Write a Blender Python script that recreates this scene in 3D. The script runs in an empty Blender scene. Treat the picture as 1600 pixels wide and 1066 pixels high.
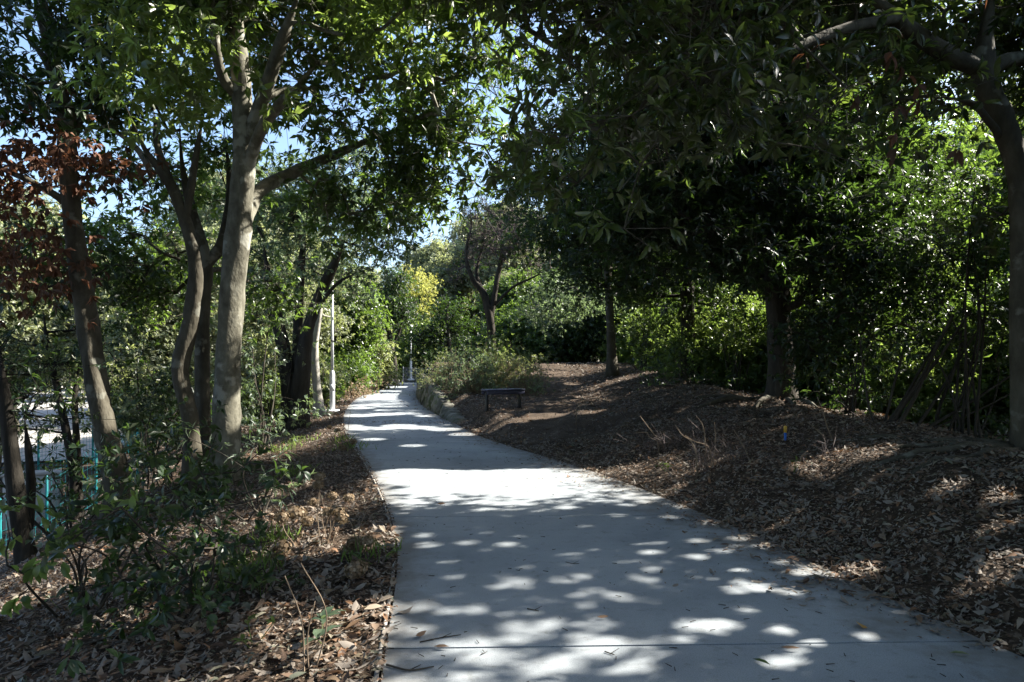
import bpy, math
import numpy as np
from mathutils import Vector

# ------------------------------------------------------------------ camera, sky, sun, exposure
sc = bpy.context.scene
COL = sc.collection
CAM_H = 1.5
F = 1066.7            # focal length in pixels of the 1600 px wide photograph
HOR = 568.0           # horizon row
cam = bpy.data.cameras.new("camera")
cam.sensor_width = 36.0
cam.lens = 24.0
cam.shift_y = (HOR - 533.0) / 1600.0
cam.clip_start = 0.05
cam.clip_end = 2000.0
cam_ob = bpy.data.objects.new("camera", cam)
cam_ob.location = (0, 0, CAM_H)
cam_ob.rotation_euler = (math.radians(90), 0, 0)
COL.objects.link(cam_ob)
sc.camera = cam_ob

SUN_EL = math.radians(40)
SUN_AZ = math.radians(72)      # from straight ahead (+Y) towards the right (+X)
S = np.array([math.sin(SUN_AZ) * math.cos(SUN_EL), math.cos(SUN_AZ) * math.cos(SUN_EL), math.sin(SUN_EL)])
world = bpy.data.worlds.new("World")
sc.world = world
world.use_nodes = True
wn = world.node_tree
wn.nodes.clear()
sky = wn.nodes.new("ShaderNodeTexSky")
sky.sky_type = 'NISHITA'
sky.sun_disc = False
sky.sun_elevation = SUN_EL
sky.sun_rotation = SUN_AZ
sky.air_density = 1.0
sky.ozone_density = 2.5
sky.dust_density = 1.8
bg = wn.nodes.new("ShaderNodeBackground")
bg.inputs[1].default_value = 0.088
wo = wn.nodes.new("ShaderNodeOutputWorld")
wn.links.new(sky.outputs[0], bg.inputs[0])
wn.links.new(bg.outputs[0], wo.inputs[0])
sun = bpy.data.lights.new("sun", 'SUN')
sun.energy = 5.0
sun.angle = math.radians(0.53)
sun.color = (1.0, 0.95, 0.86)
sun_ob = bpy.data.objects.new("sun", sun)
sun_ob.rotation_euler = Vector((-S[0], -S[1], -S[2])).to_track_quat('-Z', 'Y').to_euler()
sun_ob.location = (20, 10, 30)
COL.objects.link(sun_ob)
sc.view_settings.view_transform = 'Standard'
sc.view_settings.look = 'None'
sc.view_settings.gamma = 1.0
sc.view_settings.exposure = 2.05
sc.cycles.max_bounces = 8
sc.cycles.diffuse_bounces = 4
sc.cycles.transmission_bounces = 4
sc.cycles.glossy_bounces = 2
sc.cycles.sample_clamp_indirect = 6.0
sc.cycles.caustics_reflective = False
sc.cycles.caustics_refractive = False

# ------------------------------------------------------------------ helpers
rng = np.random.default_rng(7)

def P(px, py, Y):
    """a point seen at photo pixel (px, py), Y metres ahead"""
    return np.array([(px - 800) / F * Y, Y, CAM_H - (py - HOR) / F * Y])

class MB:
    def __init__(self):
        self.v = []; self.t = []; self.n = 0
    def add(self, v, *faces):
        v = np.asarray(v, float).reshape(-1, 3)
        for f in faces:
            self.t.append(np.asarray(f, np.int64) + self.n)
        self.v.append(v); self.n += len(v)
        return self
    def build(self, name, mat, parent=None, origin=None, smooth=False):
        me = bpy.data.meshes.new(name)
        v = np.concatenate(self.v) if self.v else np.zeros((0, 3))
        if origin is not None:
            v = v - np.asarray(origin)
        me.vertices.add(len(v))
        me.vertices.foreach_set("co", v.astype(np.float32).ravel())
        tot = sum(f.size for f in self.t); npoly = sum(len(f) for f in self.t)
        li = np.concatenate([f.ravel() for f in self.t]) if self.t else np.zeros(0, int)
        sizes = np.concatenate([np.full(len(f), f.shape[1]) for f in self.t]) if self.t else np.zeros(0, int)
        me.loops.add(tot)
        me.loops.foreach_set("vertex_index", li.astype(np.int32))
        me.polygons.add(npoly)
        starts = np.concatenate([[0], np.cumsum(sizes)[:-1]]) if npoly else np.zeros(0)
        me.polygons.foreach_set("loop_start", starts.astype(np.int32))
        if smooth:
            me.polygons.foreach_set("use_smooth", np.ones(npoly, bool))
        me.update(calc_edges=True)
        me.materials.append(mat)
        o = bpy.data.objects.new(name, me)
        COL.objects.link(o)
        if parent is not None:
            o.parent = parent
        elif origin is not None:
            o.location = origin
        return o

def empty(name, loc):
    o = bpy.data.objects.new(name, None)
    o.location = [float(a) for a in loc]
    o.empty_display_size = 0.2
    COL.objects.link(o)
    return o

def tag(o, label=None, cat=None, group=None, kind=None):
    if label: o["label"] = label
    if cat: o["category"] = cat
    if group: o["group"] = group
    if kind: o["kind"] = kind
    return o

def copy_tree(o, parent=None):
    c = o.copy()
    COL.objects.link(c)
    if parent is not None: c.parent = parent
    for ch in list(o.children):
        copy_tree(ch, c)
    return c

def unit(a):
    return a / np.maximum(np.linalg.norm(a, axis=-1, keepdims=True), 1e-9)

def spline(pts, n=6):
    """Catmull-Rom through pts (any columns)"""
    p = np.asarray(pts, float)
    if len(p) < 3:
        t = np.linspace(0, 1, n + 1)[:, None]
        return p[0] * (1 - t) + p[-1] * t
    q = np.vstack([2 * p[0] - p[1], p, 2 * p[-1] - p[-2]])
    out = []
    for i in range(1, len(q) - 2):
        t = np.linspace(0, 1, n, endpoint=False)[:, None]
        a, b, c, d = q[i - 1], q[i], q[i + 1], q[i + 2]
        out.append(0.5 * (2 * b + (c - a) * t + (2 * a - 5 * b + 4 * c - d) * t**2 + (3 * b - a - 3 * c + d) * t**3))
    out.append(p[-1:])
    return np.vstack(out)

def tube(mb, pts, rad, k=8, wob=0.0, cap=True, seed=0):
    pts = np.asarray(pts, float); n = len(pts)
    rad = np.broadcast_to(np.asarray(rad, float), (n,))
    tan = unit(np.gradient(pts, axis=0))
    u = np.cross(tan[0], [0.3, 0.9, 0.2]); u /= np.linalg.norm(u) + 1e-9
    us = []
    for i in range(n):
        u = u - tan[i] * np.dot(u, tan[i]); u = u / (np.linalg.norm(u) + 1e-9)
        us.append(u)
    us = np.array(us); ws = np.cross(tan, us)
    a = np.arange(k) * 2 * np.pi / k
    r = np.repeat(rad[:, None], k, 1)
    if wob:
        R = np.random.default_rng(seed)
        ph = R.uniform(0, 6.28, 6)
        h = np.concatenate([[0], np.cumsum(np.linalg.norm(np.diff(pts, axis=0), axis=1))])[:, None]
        r = r * (1 + wob * (np.sin(3 * a + ph[0] + h * .9) * .5 + np.sin(5 * a + ph[1] - h * 1.3) * .4
                            + np.sin(2 * a + ph[2] + 2.2 * h) * .5 + np.sin(h * 7 + 4 * a + ph[3]) * .35))
        r = r * (1 + wob * .6 * R.standard_normal((n, k)) * .5)
    v = pts[:, None, :] + r[:, :, None] * (np.cos(a)[None, :, None] * us[:, None, :] + np.sin(a)[None, :, None] * ws[:, None, :])
    i = np.arange(n - 1)[:, None] * k; j = np.arange(k)[None, :]; j2 = (j + 1) % k
    q = np.stack([i + j, i + j2, i + k + j2, i + k + j], -1).reshape(-1, 4)
    if cap:
        mb.add(v.reshape(-1, 3), q, [np.arange(k)[::-1]], [np.arange(k) + (n - 1) * k])
    else:
        mb.add(v.reshape(-1, 3), q)

def prisms(mb, A, B, ra, rb, k=4):
    """many thin tapered sticks at once"""
    A = np.asarray(A, float); B = np.asarray(B, float); n = len(A)
    if n == 0: return
    ra = np.broadcast_to(ra, (n,)); rb = np.broadcast_to(rb, (n,))
    t = unit(B - A)
    ref = np.where(np.abs(t[:, 2:3]) > .9, np.array([[1., 0, 0]]), np.array([[0, 0, 1.]]))
    u = unit(np.cross(t, ref)); w = np.cross(t, u)
    a = np.arange(k) * 2 * np.pi / k
    ring = np.cos(a)[None, :, None] * u[:, None, :] + np.sin(a)[None, :, None] * w[:, None, :]
    v = np.concatenate([A[:, None] + ring * ra[:, None, None], B[:, None] + ring * rb[:, None, None]], 1)
    j = np.arange(k); j2 = (j + 1) % k
    q = np.stack([j, j2, j2 + k, j + k], -1)[None] + (np.arange(n) * 2 * k)[:, None, None]
    mb.add(v.reshape(-1, 3), q.reshape(-1, 4))

def box(mb, c, s, rz=0.0, bev=0.0):
    """box centred at c with half sizes s, optional bevel of its edges"""
    sx, sy, sz = s; ca, sa = math.cos(rz), math.sin(rz)
    b = min(bev, sx * .9, sy * .9, sz * .9)
    rings = [(-sz, b), (-sz + b, 0), (sz - b, 0), (sz, b)] if b > 0 else [(-sz, 0), (sz, 0)]
    v = []
    for z, ins in rings:
        x, y = sx - ins, sy - ins
        if b > 0:
            loop = [(-x + b, -y), (x - b, -y), (x, -y + b), (x, y - b), (x - b, y), (-x + b, y), (-x, y - b), (-x, -y + b)]
        else:
            loop = [(-x, -y), (x, -y), (x, y), (-x, y)]
        for (p, q) in loop:
            v.append((c[0] + p * ca - q * sa, c[1] + p * sa + q * ca, c[2] + z))
    k = 8 if b > 0 else 4; m = len(rings)
    q = [[i * k + j, i * k + (j + 1) % k, (i + 1) * k + (j + 1) % k, (i + 1) * k + j] for i in range(m - 1) for j in range(k)]
    mb.add(v, q, [list(range(k))[::-1]], [[(m - 1) * k + j for j in range(k)]])

# ------------------------------------------------------------------ materials
def new_mat(name):
    m = bpy.data.materials.new(name); m.use_nodes = True
    nt = m.node_tree; nt.nodes.clear()
    return m, nt

def ramp(nt, cols, pos=None):
    r = nt.nodes.new("ShaderNodeValToRGB")
    e = r.color_ramp.elements
    n = len(cols)
    pos = pos or [i / (n - 1) for i in range(n)]
    e[0].position = pos[0]; e[0].color = (*cols[0], 1)
    e[1].position = pos[-1]; e[1].color = (*cols[-1], 1)
    for i in range(1, n - 1):
        x = e.new(pos[i]); x.color = (*cols[i], 1)
    return r

def leaf_mat(name, cols, under, trans, tfac=0.35, rough=0.42, spec=0.4, vary=2.2):
    m, nt = new_mat(name)
    N, L = nt.nodes.new, nt.links.new
    geo = N("ShaderNodeNewGeometry")
    rp = ramp(nt, cols)
    L(geo.outputs["Random Per Island"], rp.inputs[0])
    tc = N("ShaderNodeTexCoord")
    nz = N("ShaderNodeTexNoise"); nz.inputs["Scale"].default_value = 0.9; nz.inputs["Detail"].default_value = 2
    L(tc.outputs["Object"], nz.inputs["Vector"])
    mr = N("ShaderNodeMapRange"); mr.inputs[1].default_value = .3; mr.inputs[2].default_value = .7
    mr.inputs[3].default_value = 1 / vary ** .5; mr.inputs[4].default_value = vary ** .5
    L(nz.outputs[0], mr.inputs[0])
    mul = N("ShaderNodeMix"); mul.data_type = 'RGBA'; mul.blend_type = 'MULTIPLY'; mul.inputs[0].default_value = 1
    L(rp.outputs[0], mul.inputs[6]); L(mr.outputs[0], mul.inputs[7])
    und = N("ShaderNodeMix"); und.data_type = 'RGBA'
    L(geo.outputs["Backfacing"], und.inputs[0]); L(mul.outputs[2], und.inputs[6]); und.inputs[7].default_value = (*under, 1)
    bs = N("ShaderNodeBsdfPrincipled")
    L(und.outputs[2], bs.inputs["Base Color"])
    bs.inputs["Roughness"].default_value = rough
    bs.inputs["Specular IOR Level"].default_value = spec
    tr = N("ShaderNodeBsdfTranslucent")
    tm = N("ShaderNodeMix"); tm.data_type = 'RGBA'; tm.blend_type = 'MULTIPLY'; tm.inputs[0].default_value = 1
    tm.inputs[6].default_value = (*trans, 1); L(mr.outputs[0], tm.inputs[7])
    L(tm.outputs[2], tr.inputs[0])
    mx = N("ShaderNodeMixShader"); mx.inputs[0].default_value = tfac
    L(bs.outputs[0], mx.inputs[1]); L(tr.outputs[0], mx.inputs[2])
    out = N("ShaderNodeOutputMaterial"); L(mx.outputs[0], out.inputs[0])
    return m

def noise_mat(name, cols, scale=4.0, detail=6, rough=.9, bump=0.3, stretch=(1, 1, 1), spec=.2, speck=None, bscale=None, dist=.02, vary=False):
    m, nt = new_mat(name)
    N, L = nt.nodes.new, nt.links.new
    tc = N("ShaderNodeTexCoord"); mp = N("ShaderNodeMapping"); mp.inputs["Scale"].default_value = stretch
    L(tc.outputs["Object"], mp.inputs[0])
    nz = N("ShaderNodeTexNoise"); nz.inputs["Scale"].default_value = scale; nz.inputs["Detail"].default_value = detail
    nz.inputs["Roughness"].default_value = .65
    L(mp.outputs[0], nz.inputs["Vector"])
    rp = ramp(nt, cols, [.3 + .4 * i / (len(cols) - 1) for i in range(len(cols))])
    L(nz.outputs[0], rp.inputs[0])
    colour = rp.outputs[0]
    if speck:
        n2 = N("ShaderNodeTexNoise"); n2.inputs["Scale"].default_value = speck[1]; n2.inputs["Detail"].default_value = 5
        L(tc.outputs["Object"], n2.inputs["Vector"])
        th = N("ShaderNodeMapRange"); th.inputs[1].default_value = speck[2]; th.inputs[2].default_value = speck[2] + .06
        L(n2.outputs[0], th.inputs[0])
        mx = N("ShaderNodeMix"); mx.data_type = 'RGBA'
        L(th.outputs[0], mx.inputs[0]); L(colour, mx.inputs[6]); mx.inputs[7].default_value = (*speck[0], 1)
        colour = mx.outputs[2]
    if vary:
        oi = N("ShaderNodeObjectInfo"); vr = N("ShaderNodeMapRange"); vr.inputs[3].default_value = .55; vr.inputs[4].default_value = 1.35
        L(oi.outputs["Random"], vr.inputs[0])
        vm = N("ShaderNodeMix"); vm.data_type = 'RGBA'; vm.blend_type = 'MULTIPLY'; vm.inputs[0].default_value = 1
        L(colour, vm.inputs[6]); L(vr.outputs[0], vm.inputs[7]); colour = vm.outputs[2]
    bs = N("ShaderNodeBsdfPrincipled")
    L(colour, bs.inputs["Base Color"])
    bs.inputs["Roughness"].default_value = rough; bs.inputs["Specular IOR Level"].default_value = spec
    if bump:
        n3 = N("ShaderNodeTexNoise"); n3.inputs["Scale"].default_value = bscale or scale * 4; n3.inputs["Detail"].default_value = 6
        L(mp.outputs[0], n3.inputs["Vector"])
        bp = N("ShaderNodeBump"); bp.inputs["Strength"].default_value = bump; bp.inputs["Distance"].default_value = dist
        L(n3.outputs[0], bp.inputs["Height"]); L(bp.outputs[0], bs.inputs["Normal"])
    out = N("ShaderNodeOutputMaterial"); L(bs.outputs[0], out.inputs[0])
    return m

M = {}
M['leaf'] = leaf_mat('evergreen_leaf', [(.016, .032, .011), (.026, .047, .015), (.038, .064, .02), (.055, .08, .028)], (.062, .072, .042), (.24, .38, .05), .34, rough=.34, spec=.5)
M['leaf_lit'] = leaf_mat('young_sunlit_leaf', [(.04, .068, .022), (.055, .09, .028), (.075, .108, .036), (.115, .135, .05)], (.10, .12, .06), (.34, .47, .085), .40, rough=.34, spec=.5)  # lightened greens: paint sunlight into some crowns, also serve young plants
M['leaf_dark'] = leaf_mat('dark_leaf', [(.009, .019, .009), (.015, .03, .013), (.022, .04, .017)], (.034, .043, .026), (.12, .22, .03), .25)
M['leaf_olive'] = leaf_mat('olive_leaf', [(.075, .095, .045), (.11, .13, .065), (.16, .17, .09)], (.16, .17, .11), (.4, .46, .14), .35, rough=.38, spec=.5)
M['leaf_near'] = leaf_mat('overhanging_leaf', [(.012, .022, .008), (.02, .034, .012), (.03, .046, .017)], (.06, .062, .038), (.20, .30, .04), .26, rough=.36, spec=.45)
M['leaf_pale'] = leaf_mat('pale_leaf', [(.12, .14, .085), (.17, .19, .12), (.24, .25, .17)], (.22, .23, .17), (.45, .5, .2), .35, rough=.38, spec=.5)  # albedo raised so that distant trees look sunlit
M['leaf_blue'] = leaf_mat('bluish_leaf', [(.045, .07, .046), (.065, .098, .062), (.09, .125, .078)], (.10, .12, .09), (.26, .36, .14), .32)
M['leaf_yellow'] = leaf_mat('yellow_leaf', [(.28, .30, .08), (.38, .38, .11), (.25, .29, .08)], (.36, .36, .15), (.6, .6, .14), .4)
M['leaf_brown'] = leaf_mat('withered_leaf', [(.055, .028, .018), (.10, .048, .03), (.16, .08, .05)], (.13, .085, .06), (.2, .08, .035), .25, rough=.7, spec=.15)
M['leaf_tan'] = leaf_mat('dried_petal', [(.13, .088, .055), (.21, .155, .10), (.34, .27, .19)], (.25, .2, .13), (.3, .22, .12), .25, rough=.9, spec=.1)
M['litter'] = leaf_mat('fallen_leaf', [(.045, .027, .018), (.10, .062, .042), (.15, .10, .068), (.17, .13, .095), (.20, .105, .055), (.12, .13, .095), (.30, .235, .175)], (.21, .18, .15), (.2, .1, .04), .12, rough=.75, spec=.25, vary=1.5)
M['leaf_amber'] = leaf_mat('amber_leaf', [(.35, .2, .06), (.4, .24, .07)], (.35, .22, .1), (.5, .3, .08), .2, rough=.8, spec=.1)
M['grass'] = leaf_mat('grass_blade', [(.05, .08, .025), (.08, .115, .04), (.16, .16, .08)], (.1, .15, .04), (.35, .5, .1), .35, rough=.6, spec=.2)
M['bark'] = noise_mat('grey_bark', [(.07, .065, .048), (.14, .132, .10), (.235, .225, .178)], 6, 9, .9, 1.0, (1, 1, .6), speck=((.29, .285, .24), 3.2, .57), bscale=14)
M['bark_dark'] = noise_mat('dark_bark', [(.02, .017, .013), (.042, .036, .028), (.075, .064, .05)], 6, 8, .92, .8, (1, 1, .25))
M['bark_black'] = noise_mat('blackish_bark', [(.010, .009, .007), (.022, .019, .015), (.04, .035, .028)], 6, 8, .92, .8, (1, 1, .25))
M['bark_brown'] = noise_mat('brown_bark', [(.036, .032, .023), (.07, .062, .045), (.115, .105, .08)], 5, 8, .9, .9, (1, 1, .45), speck=((.16, .155, .125), 3.5, .6), bscale=16)
M['bark_pale'] = noise_mat('pale_bark', [(.2, .19, .16), (.33, .31, .27), (.42, .40, .36)], 6, 6, .85, .5, (1, 1, .4))
M['twig'] = noise_mat('dry_twig', [(.13, .09, .06), (.26, .2, .14)], 9, 4, .9, 0)
M['twig_purple'] = noise_mat('bare_twig', [(.07, .055, .05), (.13, .105, .10)], 9, 4, .9, 0)
M['soil'] = noise_mat('leafy_soil', [(.022, .015, .010), (.05, .034, .022), (.10, .07, .048)], 6, 10, .95, 1.0, speck=((.15, .11, .08), 22, .6), bscale=30, dist=.04)
M['dirt'] = noise_mat('bare_earth', [(.035, .024, .016), (.06, .042, .028), (.10, .072, .05)], 3, 10, .95, .8, speck=((.14, .105, .08), 26, .63), bscale=35, dist=.03)
M['stone'] = noise_mat('mossy_stone', [(.08, .078, .065), (.15, .145, .12), (.24, .23, .20)], 3, 6, .9, .5, speck=((.075, .09, .045), 2.5, .56), vary=True)
M['navy'] = noise_mat('navy_board', [(.028, .03, .06), (.04, .044, .085), (.055, .06, .11)], 12, 5, .45, .15, (.3, 3, 3), spec=.5)
M['metal_dark'] = noise_mat('dark_metal', [(.015, .015, .016), (.03, .03, .032)], 15, 4, .5, .1, spec=.5)
M['white_paint'] = noise_mat('white_paint', [(.62, .64, .66), (.78, .79, .8)], 3, 6, .45, .08, (1, 1, .3), spec=.5)
M['teal'] = noise_mat('teal_coating', [(.012, .15, .17), (.02, .23, .25)], 5, 4, .5, 0, spec=.4)
M['galv'] = noise_mat('galvanised_wire', [(.3, .31, .31), (.42, .43, .43)], 8, 4, .5, 0, spec=.5)
M['concrete_raw'] = noise_mat('weathered_concrete', [(.28, .26, .23), (.40, .38, .35)], 2, 8, .9, .2)
M['blue_plastic'] = noise_mat('blue_plastic', [(.03, .12, .42), (.05, .16, .5)], 9, 2, .5, 0)
M['yellow_plastic'] = noise_mat('yellow_plastic', [(.55, .33, .05), (.65, .4, .07)], 9, 2, .5, 0)
M['paper'] = noise_mat('white_scrap', [(.6, .62, .66), (.8, .8, .82)], 20, 2, .6, 0)
M['lens'] = noise_mat('lamp_glass', [(.6, .6, .58), (.7, .7, .68)], 5, 2, .2, 0)

def concrete_mat():
    m, nt = new_mat('brushed_concrete'); N, L = nt.nodes.new, nt.links.new
    tc = N("ShaderNodeTexCoord")
    a = N("ShaderNodeTexNoise"); a.inputs["Scale"].default_value = .55; a.inputs["Detail"].default_value = 7; a.inputs["Roughness"].default_value = .6
    b = N("ShaderNodeTexNoise"); b.inputs["Scale"].default_value = 160; b.inputs["Detail"].default_value = 3
    c = N("ShaderNodeTexNoise"); c.inputs["Scale"].default_value = 9; c.inputs["Detail"].default_value = 8; c.inputs["Roughness"].default_value = .75
    for x in (a, b, c): L(tc.outputs["Object"], x.inputs["Vector"])
    r1 = ramp(nt, [(.195, .215, .232), (.295, .32, .338), (.365, .387, .40)], [.3, .5, .7]); L(a.outputs[0], r1.inputs[0])
    r2 = ramp(nt, [(.66, .66, .66), (1, 1, 1), (1.0, 1.0, 1.0)], [.3, .55, .8]); L(b.outputs[0], r2.inputs[0])
    r3 = ramp(nt, [(.62, .6, .56), (1, 1, 1)], [.30, .46]); L(c.outputs[0], r3.inputs[0])
    m1 = N("ShaderNodeMix"); m1.data_type = 'RGBA'; m1.blend_type = 'MULTIPLY'; m1.inputs[0].default_value = 1
    L(r1.outputs[0], m1.inputs[6]); L(r2.outputs[0], m1.inputs[7])
    m2 = N("ShaderNodeMix"); m2.data_type = 'RGBA'; m2.blend_type = 'MULTIPLY'; m2.inputs[0].default_value = .9
    L(m1.outputs[2], m2.inputs[6]); L(r3.outputs[0], m2.inputs[7])
    at = N("ShaderNodeAttribute"); at.attribute_name = 'edge'
    d = N("ShaderNodeTexNoise"); d.inputs["Scale"].default_value = 3.2; d.inputs["Detail"].default_value = 8; d.inputs["Roughness"].default_value = .7
    L(tc.outputs["Object"], d.inputs["Vector"])
    e1 = N("ShaderNodeMapRange"); e1.inputs[1].default_value = .0; e1.inputs[2].default_value = .9; e1.inputs[3].default_value = .34; e1.inputs[4].default_value = -.06
    L(at.outputs["Fac"], e1.inputs[0])
    ad = N("ShaderNodeMath"); ad.operation = 'ADD'; L(d.outputs[0], ad.inputs[0]); L(e1.outputs[0], ad.inputs[1])
    e2 = N("ShaderNodeMapRange"); e2.inputs[1].default_value = .56; e2.inputs[2].default_value = .82; e2.inputs[4].default_value = .62; L(ad.outputs[0], e2.inputs[0])
    m3 = N("ShaderNodeMix"); m3.data_type = 'RGBA'; L(e2.outputs[0], m3.inputs[0]); L(m2.outputs[2], m3.inputs[6]); m3.inputs[7].default_value = (.13, .115, .095, 1)
    bs = N("ShaderNodeBsdfPrincipled"); L(m3.outputs[2], bs.inputs["Base Color"])
    bs.inputs["Roughness"].default_value = .85; bs.inputs["Specular IOR Level"].default_value = .3
    bp = N("ShaderNodeBump"); bp.inputs["Strength"].default_value = .35; bp.inputs["Distance"].default_value = .004
    L(b.outputs[0], bp.inputs["Height"]); L(bp.outputs[0], bs.inputs["Normal"])
    o = N("ShaderNodeOutputMaterial"); L(bs.outputs[0], o.inputs[0])
    return m
M['concrete'] = concrete_mat()

# ------------------------------------------------------------------ terrain
_py = np.array([1066, 1000, 900, 850, 800, 755, 720, 700, 680, 665, 650, 640, 630, 620, 610, 603, 599], float)
_lp = np.array([597, 607, 622, 624, 611, 592, 572, 557, 545, 538, 537, 541, 549, 562, 586, 605, 618], float)
_rp = np.array([1690, 1530, 1310, 1208, 1090, 978, 872, 802, 742, 716, 690, 673, 661, 654, 656, 661, 664], float)
_Y = CAM_H * F / (_py - HOR)
_YL = np.concatenate([[-12, -4, 0, 2], _Y, [58, 66, 80, 140]])
_XL = np.concatenate([[.6, .1, -.2, -.45], (_lp - 800) / F * _Y, [-8.8, -7, 0, 40]])
_XR = np.concatenate([[3.6, 3.3, 3.0, 2.8], (_rp - 800) / F * _Y, [-6.4, -4.6, 2.4, 42]])
_g = np.arange(-12, 140, .05)
def _sm(x, w):
    k = np.hanning(w); k /= k.sum()
    return np.convolve(np.pad(x, w // 2, mode='edge'), k, 'valid')[:len(x)]
_gl = _sm(np.interp(_g, _YL, _XL), 31); _gr = _sm(np.interp(_g, _YL, _XR), 31)
def xl(Y): return np.interp(Y, _g, _gl)
def xr(Y): return np.interp(Y, _g, _gr)
def sst(t):
    t = np.clip(t, 0, 1); return t * t * (3 - 2 * t)
def hill(Y): return np.interp(Y, [12, 17, 22, 26, 30, 40, 200], [0, .42, .60, .98, 1.45, 1.55, 1.55])
def wallh(Y): return np.interp(Y, [16.4, 18, 22, 27, 31, 36, 45, 60], [0, .12, .55, .77, .9, .8, .5, .3])
def crest(Y): return np.interp(Y, [-10, 3, 6, 8, 12, 18, 25, 30, 40, 200], [.4, .5, .62, .64, .8, .95, 1.25, 1.5, 1.6, 1.6])
def H(X, Y):
    X = np.asarray(X, float); Y = np.asarray(Y, float)
    a, b = xl(Y), xr(Y)
    dl = a - X; er = X - b
    zl = np.interp(dl, [0, .3, 2, 4, 6, 9, 14, 300], [-.0, -.05, -.30, -.75, -1.9, -3.0, -3.4, -3.4])
    zl = zl * np.interp(Y, [-10, 18, 36, 60], [1, 1, .5, .5])
    hi = hill(Y)
    wl = np.minimum(wallh(Y), 9)
    base = np.where(Y > 12, np.where(er < .35, wl * sst(er / .35), wl + (hi - wl) * sst((er - .25) / .6)), 0)
    xd = b + np.interp(Y, [12, 18], [0, 1]) * np.maximum(2.3 - b, 0)
    u = (X - xd) / np.maximum(4.7 - xd, .3)
    cr = crest(Y)
    zr = base + (cr - base) * sst(u) ** .8
    zr = np.where(X > 4.7, cr - np.clip((X - 4.7) * .16, 0, .9) * np.interp(Y, [15, 30], [1, .2]), zr)
    z = np.where(dl > 0, zl, np.where(er > 0, zr, 0.0))
    m = np.clip(np.maximum(dl, er) / .6, 0, 1)
    bump = .035 * np.sin(1.7 * X + .6 * Y) * np.sin(1.1 * Y - .5 * X + 1) + .02 * np.sin(4.1 * X + 2.2 * Y + .7) * np.sin(3.7 * Y - 1.9 * X) \
        + .012 * np.sin(9 * X - 3 * Y) * np.sin(7.3 * Y + 4 * X)
    bump = bump + np.where(er > 0, np.exp(-np.maximum(Y - 14, 0) / 8), 0) * (.05 * np.sin(2.9 * X + 1.3 * Y + 2) * np.sin(2.3 * Y - 1.7 * X) + .025 * np.sin(6.5 * X + 3 * Y) * np.sin(5.1 * Y - 3.3 * X + 1))
    return z + m * bump - np.where(m <= 0, .04, 0)

def gp(px, py):
    """where the sight line through a photo pixel meets the terrain"""
    Y = np.concatenate([np.arange(2.2, 20, .02), np.arange(20, 90, .1)])
    X = (px - 800) / F * Y; Z = CAM_H - (py - HOR) / F * Y
    below = Z < H(X, Y)
    i = int(np.argmax(below)) if below.any() else len(Y) - 1
    return np.array([X[i], Y[i], float(H(X[i], Y[i]))])

xs = np.unique(np.concatenate([np.arange(-90, -14, 4), np.arange(-14, -7, .4), np.arange(-7, 7, .1), np.arange(7, 14, .4), np.arange(14, 91, 4)]))
ys = np.unique(np.concatenate([np.arange(-12, 2, 1.0), np.arange(2, 22, .12), np.arange(22, 40, .3), np.arange(40, 70, .8), np.arange(70, 161, 6)]))
GX, GY = np.meshgrid(xs, ys)
GZ = H(GX, GY)
nx = len(xs)
ii = (np.arange(len(ys) - 1)[:, None] * nx + np.arange(nx - 1)[None, :]).ravel()
quads = np.stack([ii, ii + 1, ii + 1 + nx, ii + nx], -1)
V = np.stack([GX, GY, GZ], -1).reshape(-1, 3)
tag(MB().add(V, quads).build('ground', M['soil'], smooth=True), kind='structure')
# bare trodden earth that branches off to the right and climbs
def dirt_c(Y): return np.interp(Y, [12, 14, 16, 18, 22, 26, 30, 45], [1.4, .9, .75, .95, 1.6, 1.8, 1.5, 1.2])
cx = V[quads].mean(1)
dm = (cx[:, 1] > 11.5) & (cx[:, 1] < 44) & (np.abs(cx[:, 0] - dirt_c(cx[:, 1])) < np.interp(cx[:, 1], [11.5, 13, 17, 22, 30], [.3, 1.6, 1.0, .75, .7])
      + .15 * np.sin(cx[:, 1] * 2.3)) & (cx[:, 0] > xr(cx[:, 1]) + .1)
tag(MB().add(V + [0, 0, .012], quads[dm]).build('dirt_path', M['dirt'], smooth=True), kind='structure')

# concrete path in slabs with open joints
pm = MB()
joints = [-9.0, -5.5, -2.4, .6, 3.64, 6.72, 9.8, 12.9, 16.0, 19.1, 22.2, 25.3, 28.4, 31.5, 34.6, 37.7, 40.8, 43.9, 47, 50.1, 53.2, 56.3, 60, 66]
for a, b in zip(joints[:-1], joints[1:]):
    n = max(4, int((b - a) / .15))
    yy = np.linspace(a + .009, b - .009, n)
    skew = .10
    k = 17
    t = np.linspace(0, 1, k)
    X = xl(yy)[:, None] * (1 - t) + xr(yy)[:, None] * t
    Yg = yy[:, None] + skew * (t - .5)[None, :]
    top = np.stack([X, Yg, np.zeros_like(X)], -1).reshape(-1, 3)
    i = (np.arange(n - 1)[:, None] * k + np.arange(k - 1)[None, :]).ravel()
    q = np.stack([i, i + 1, i + 1 + k, i + k], -1)
    pm.add(top, q)
    ring = np.concatenate([np.arange(k), np.arange(1, n) * k + k - 1, (n - 1) * k + np.arange(k - 2, -1, -1), np.arange(n - 2, 0, -1) * k])
    m_ = len(ring); rv = top[ring]; lo = rv - [0, 0, .05]
    j = np.arange(m_); j2 = (j + 1) % m_
    pm.add(np.vstack([rv, lo]), np.stack([j, j + m_, j2 + m_, j2], -1))
po = tag(pm.build('path', M['concrete']), kind='structure')
co = np.zeros(len(po.data.vertices) * 3, np.float32); po.data.vertices.foreach_get('co', co); co = co.reshape(-1, 3)
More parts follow.
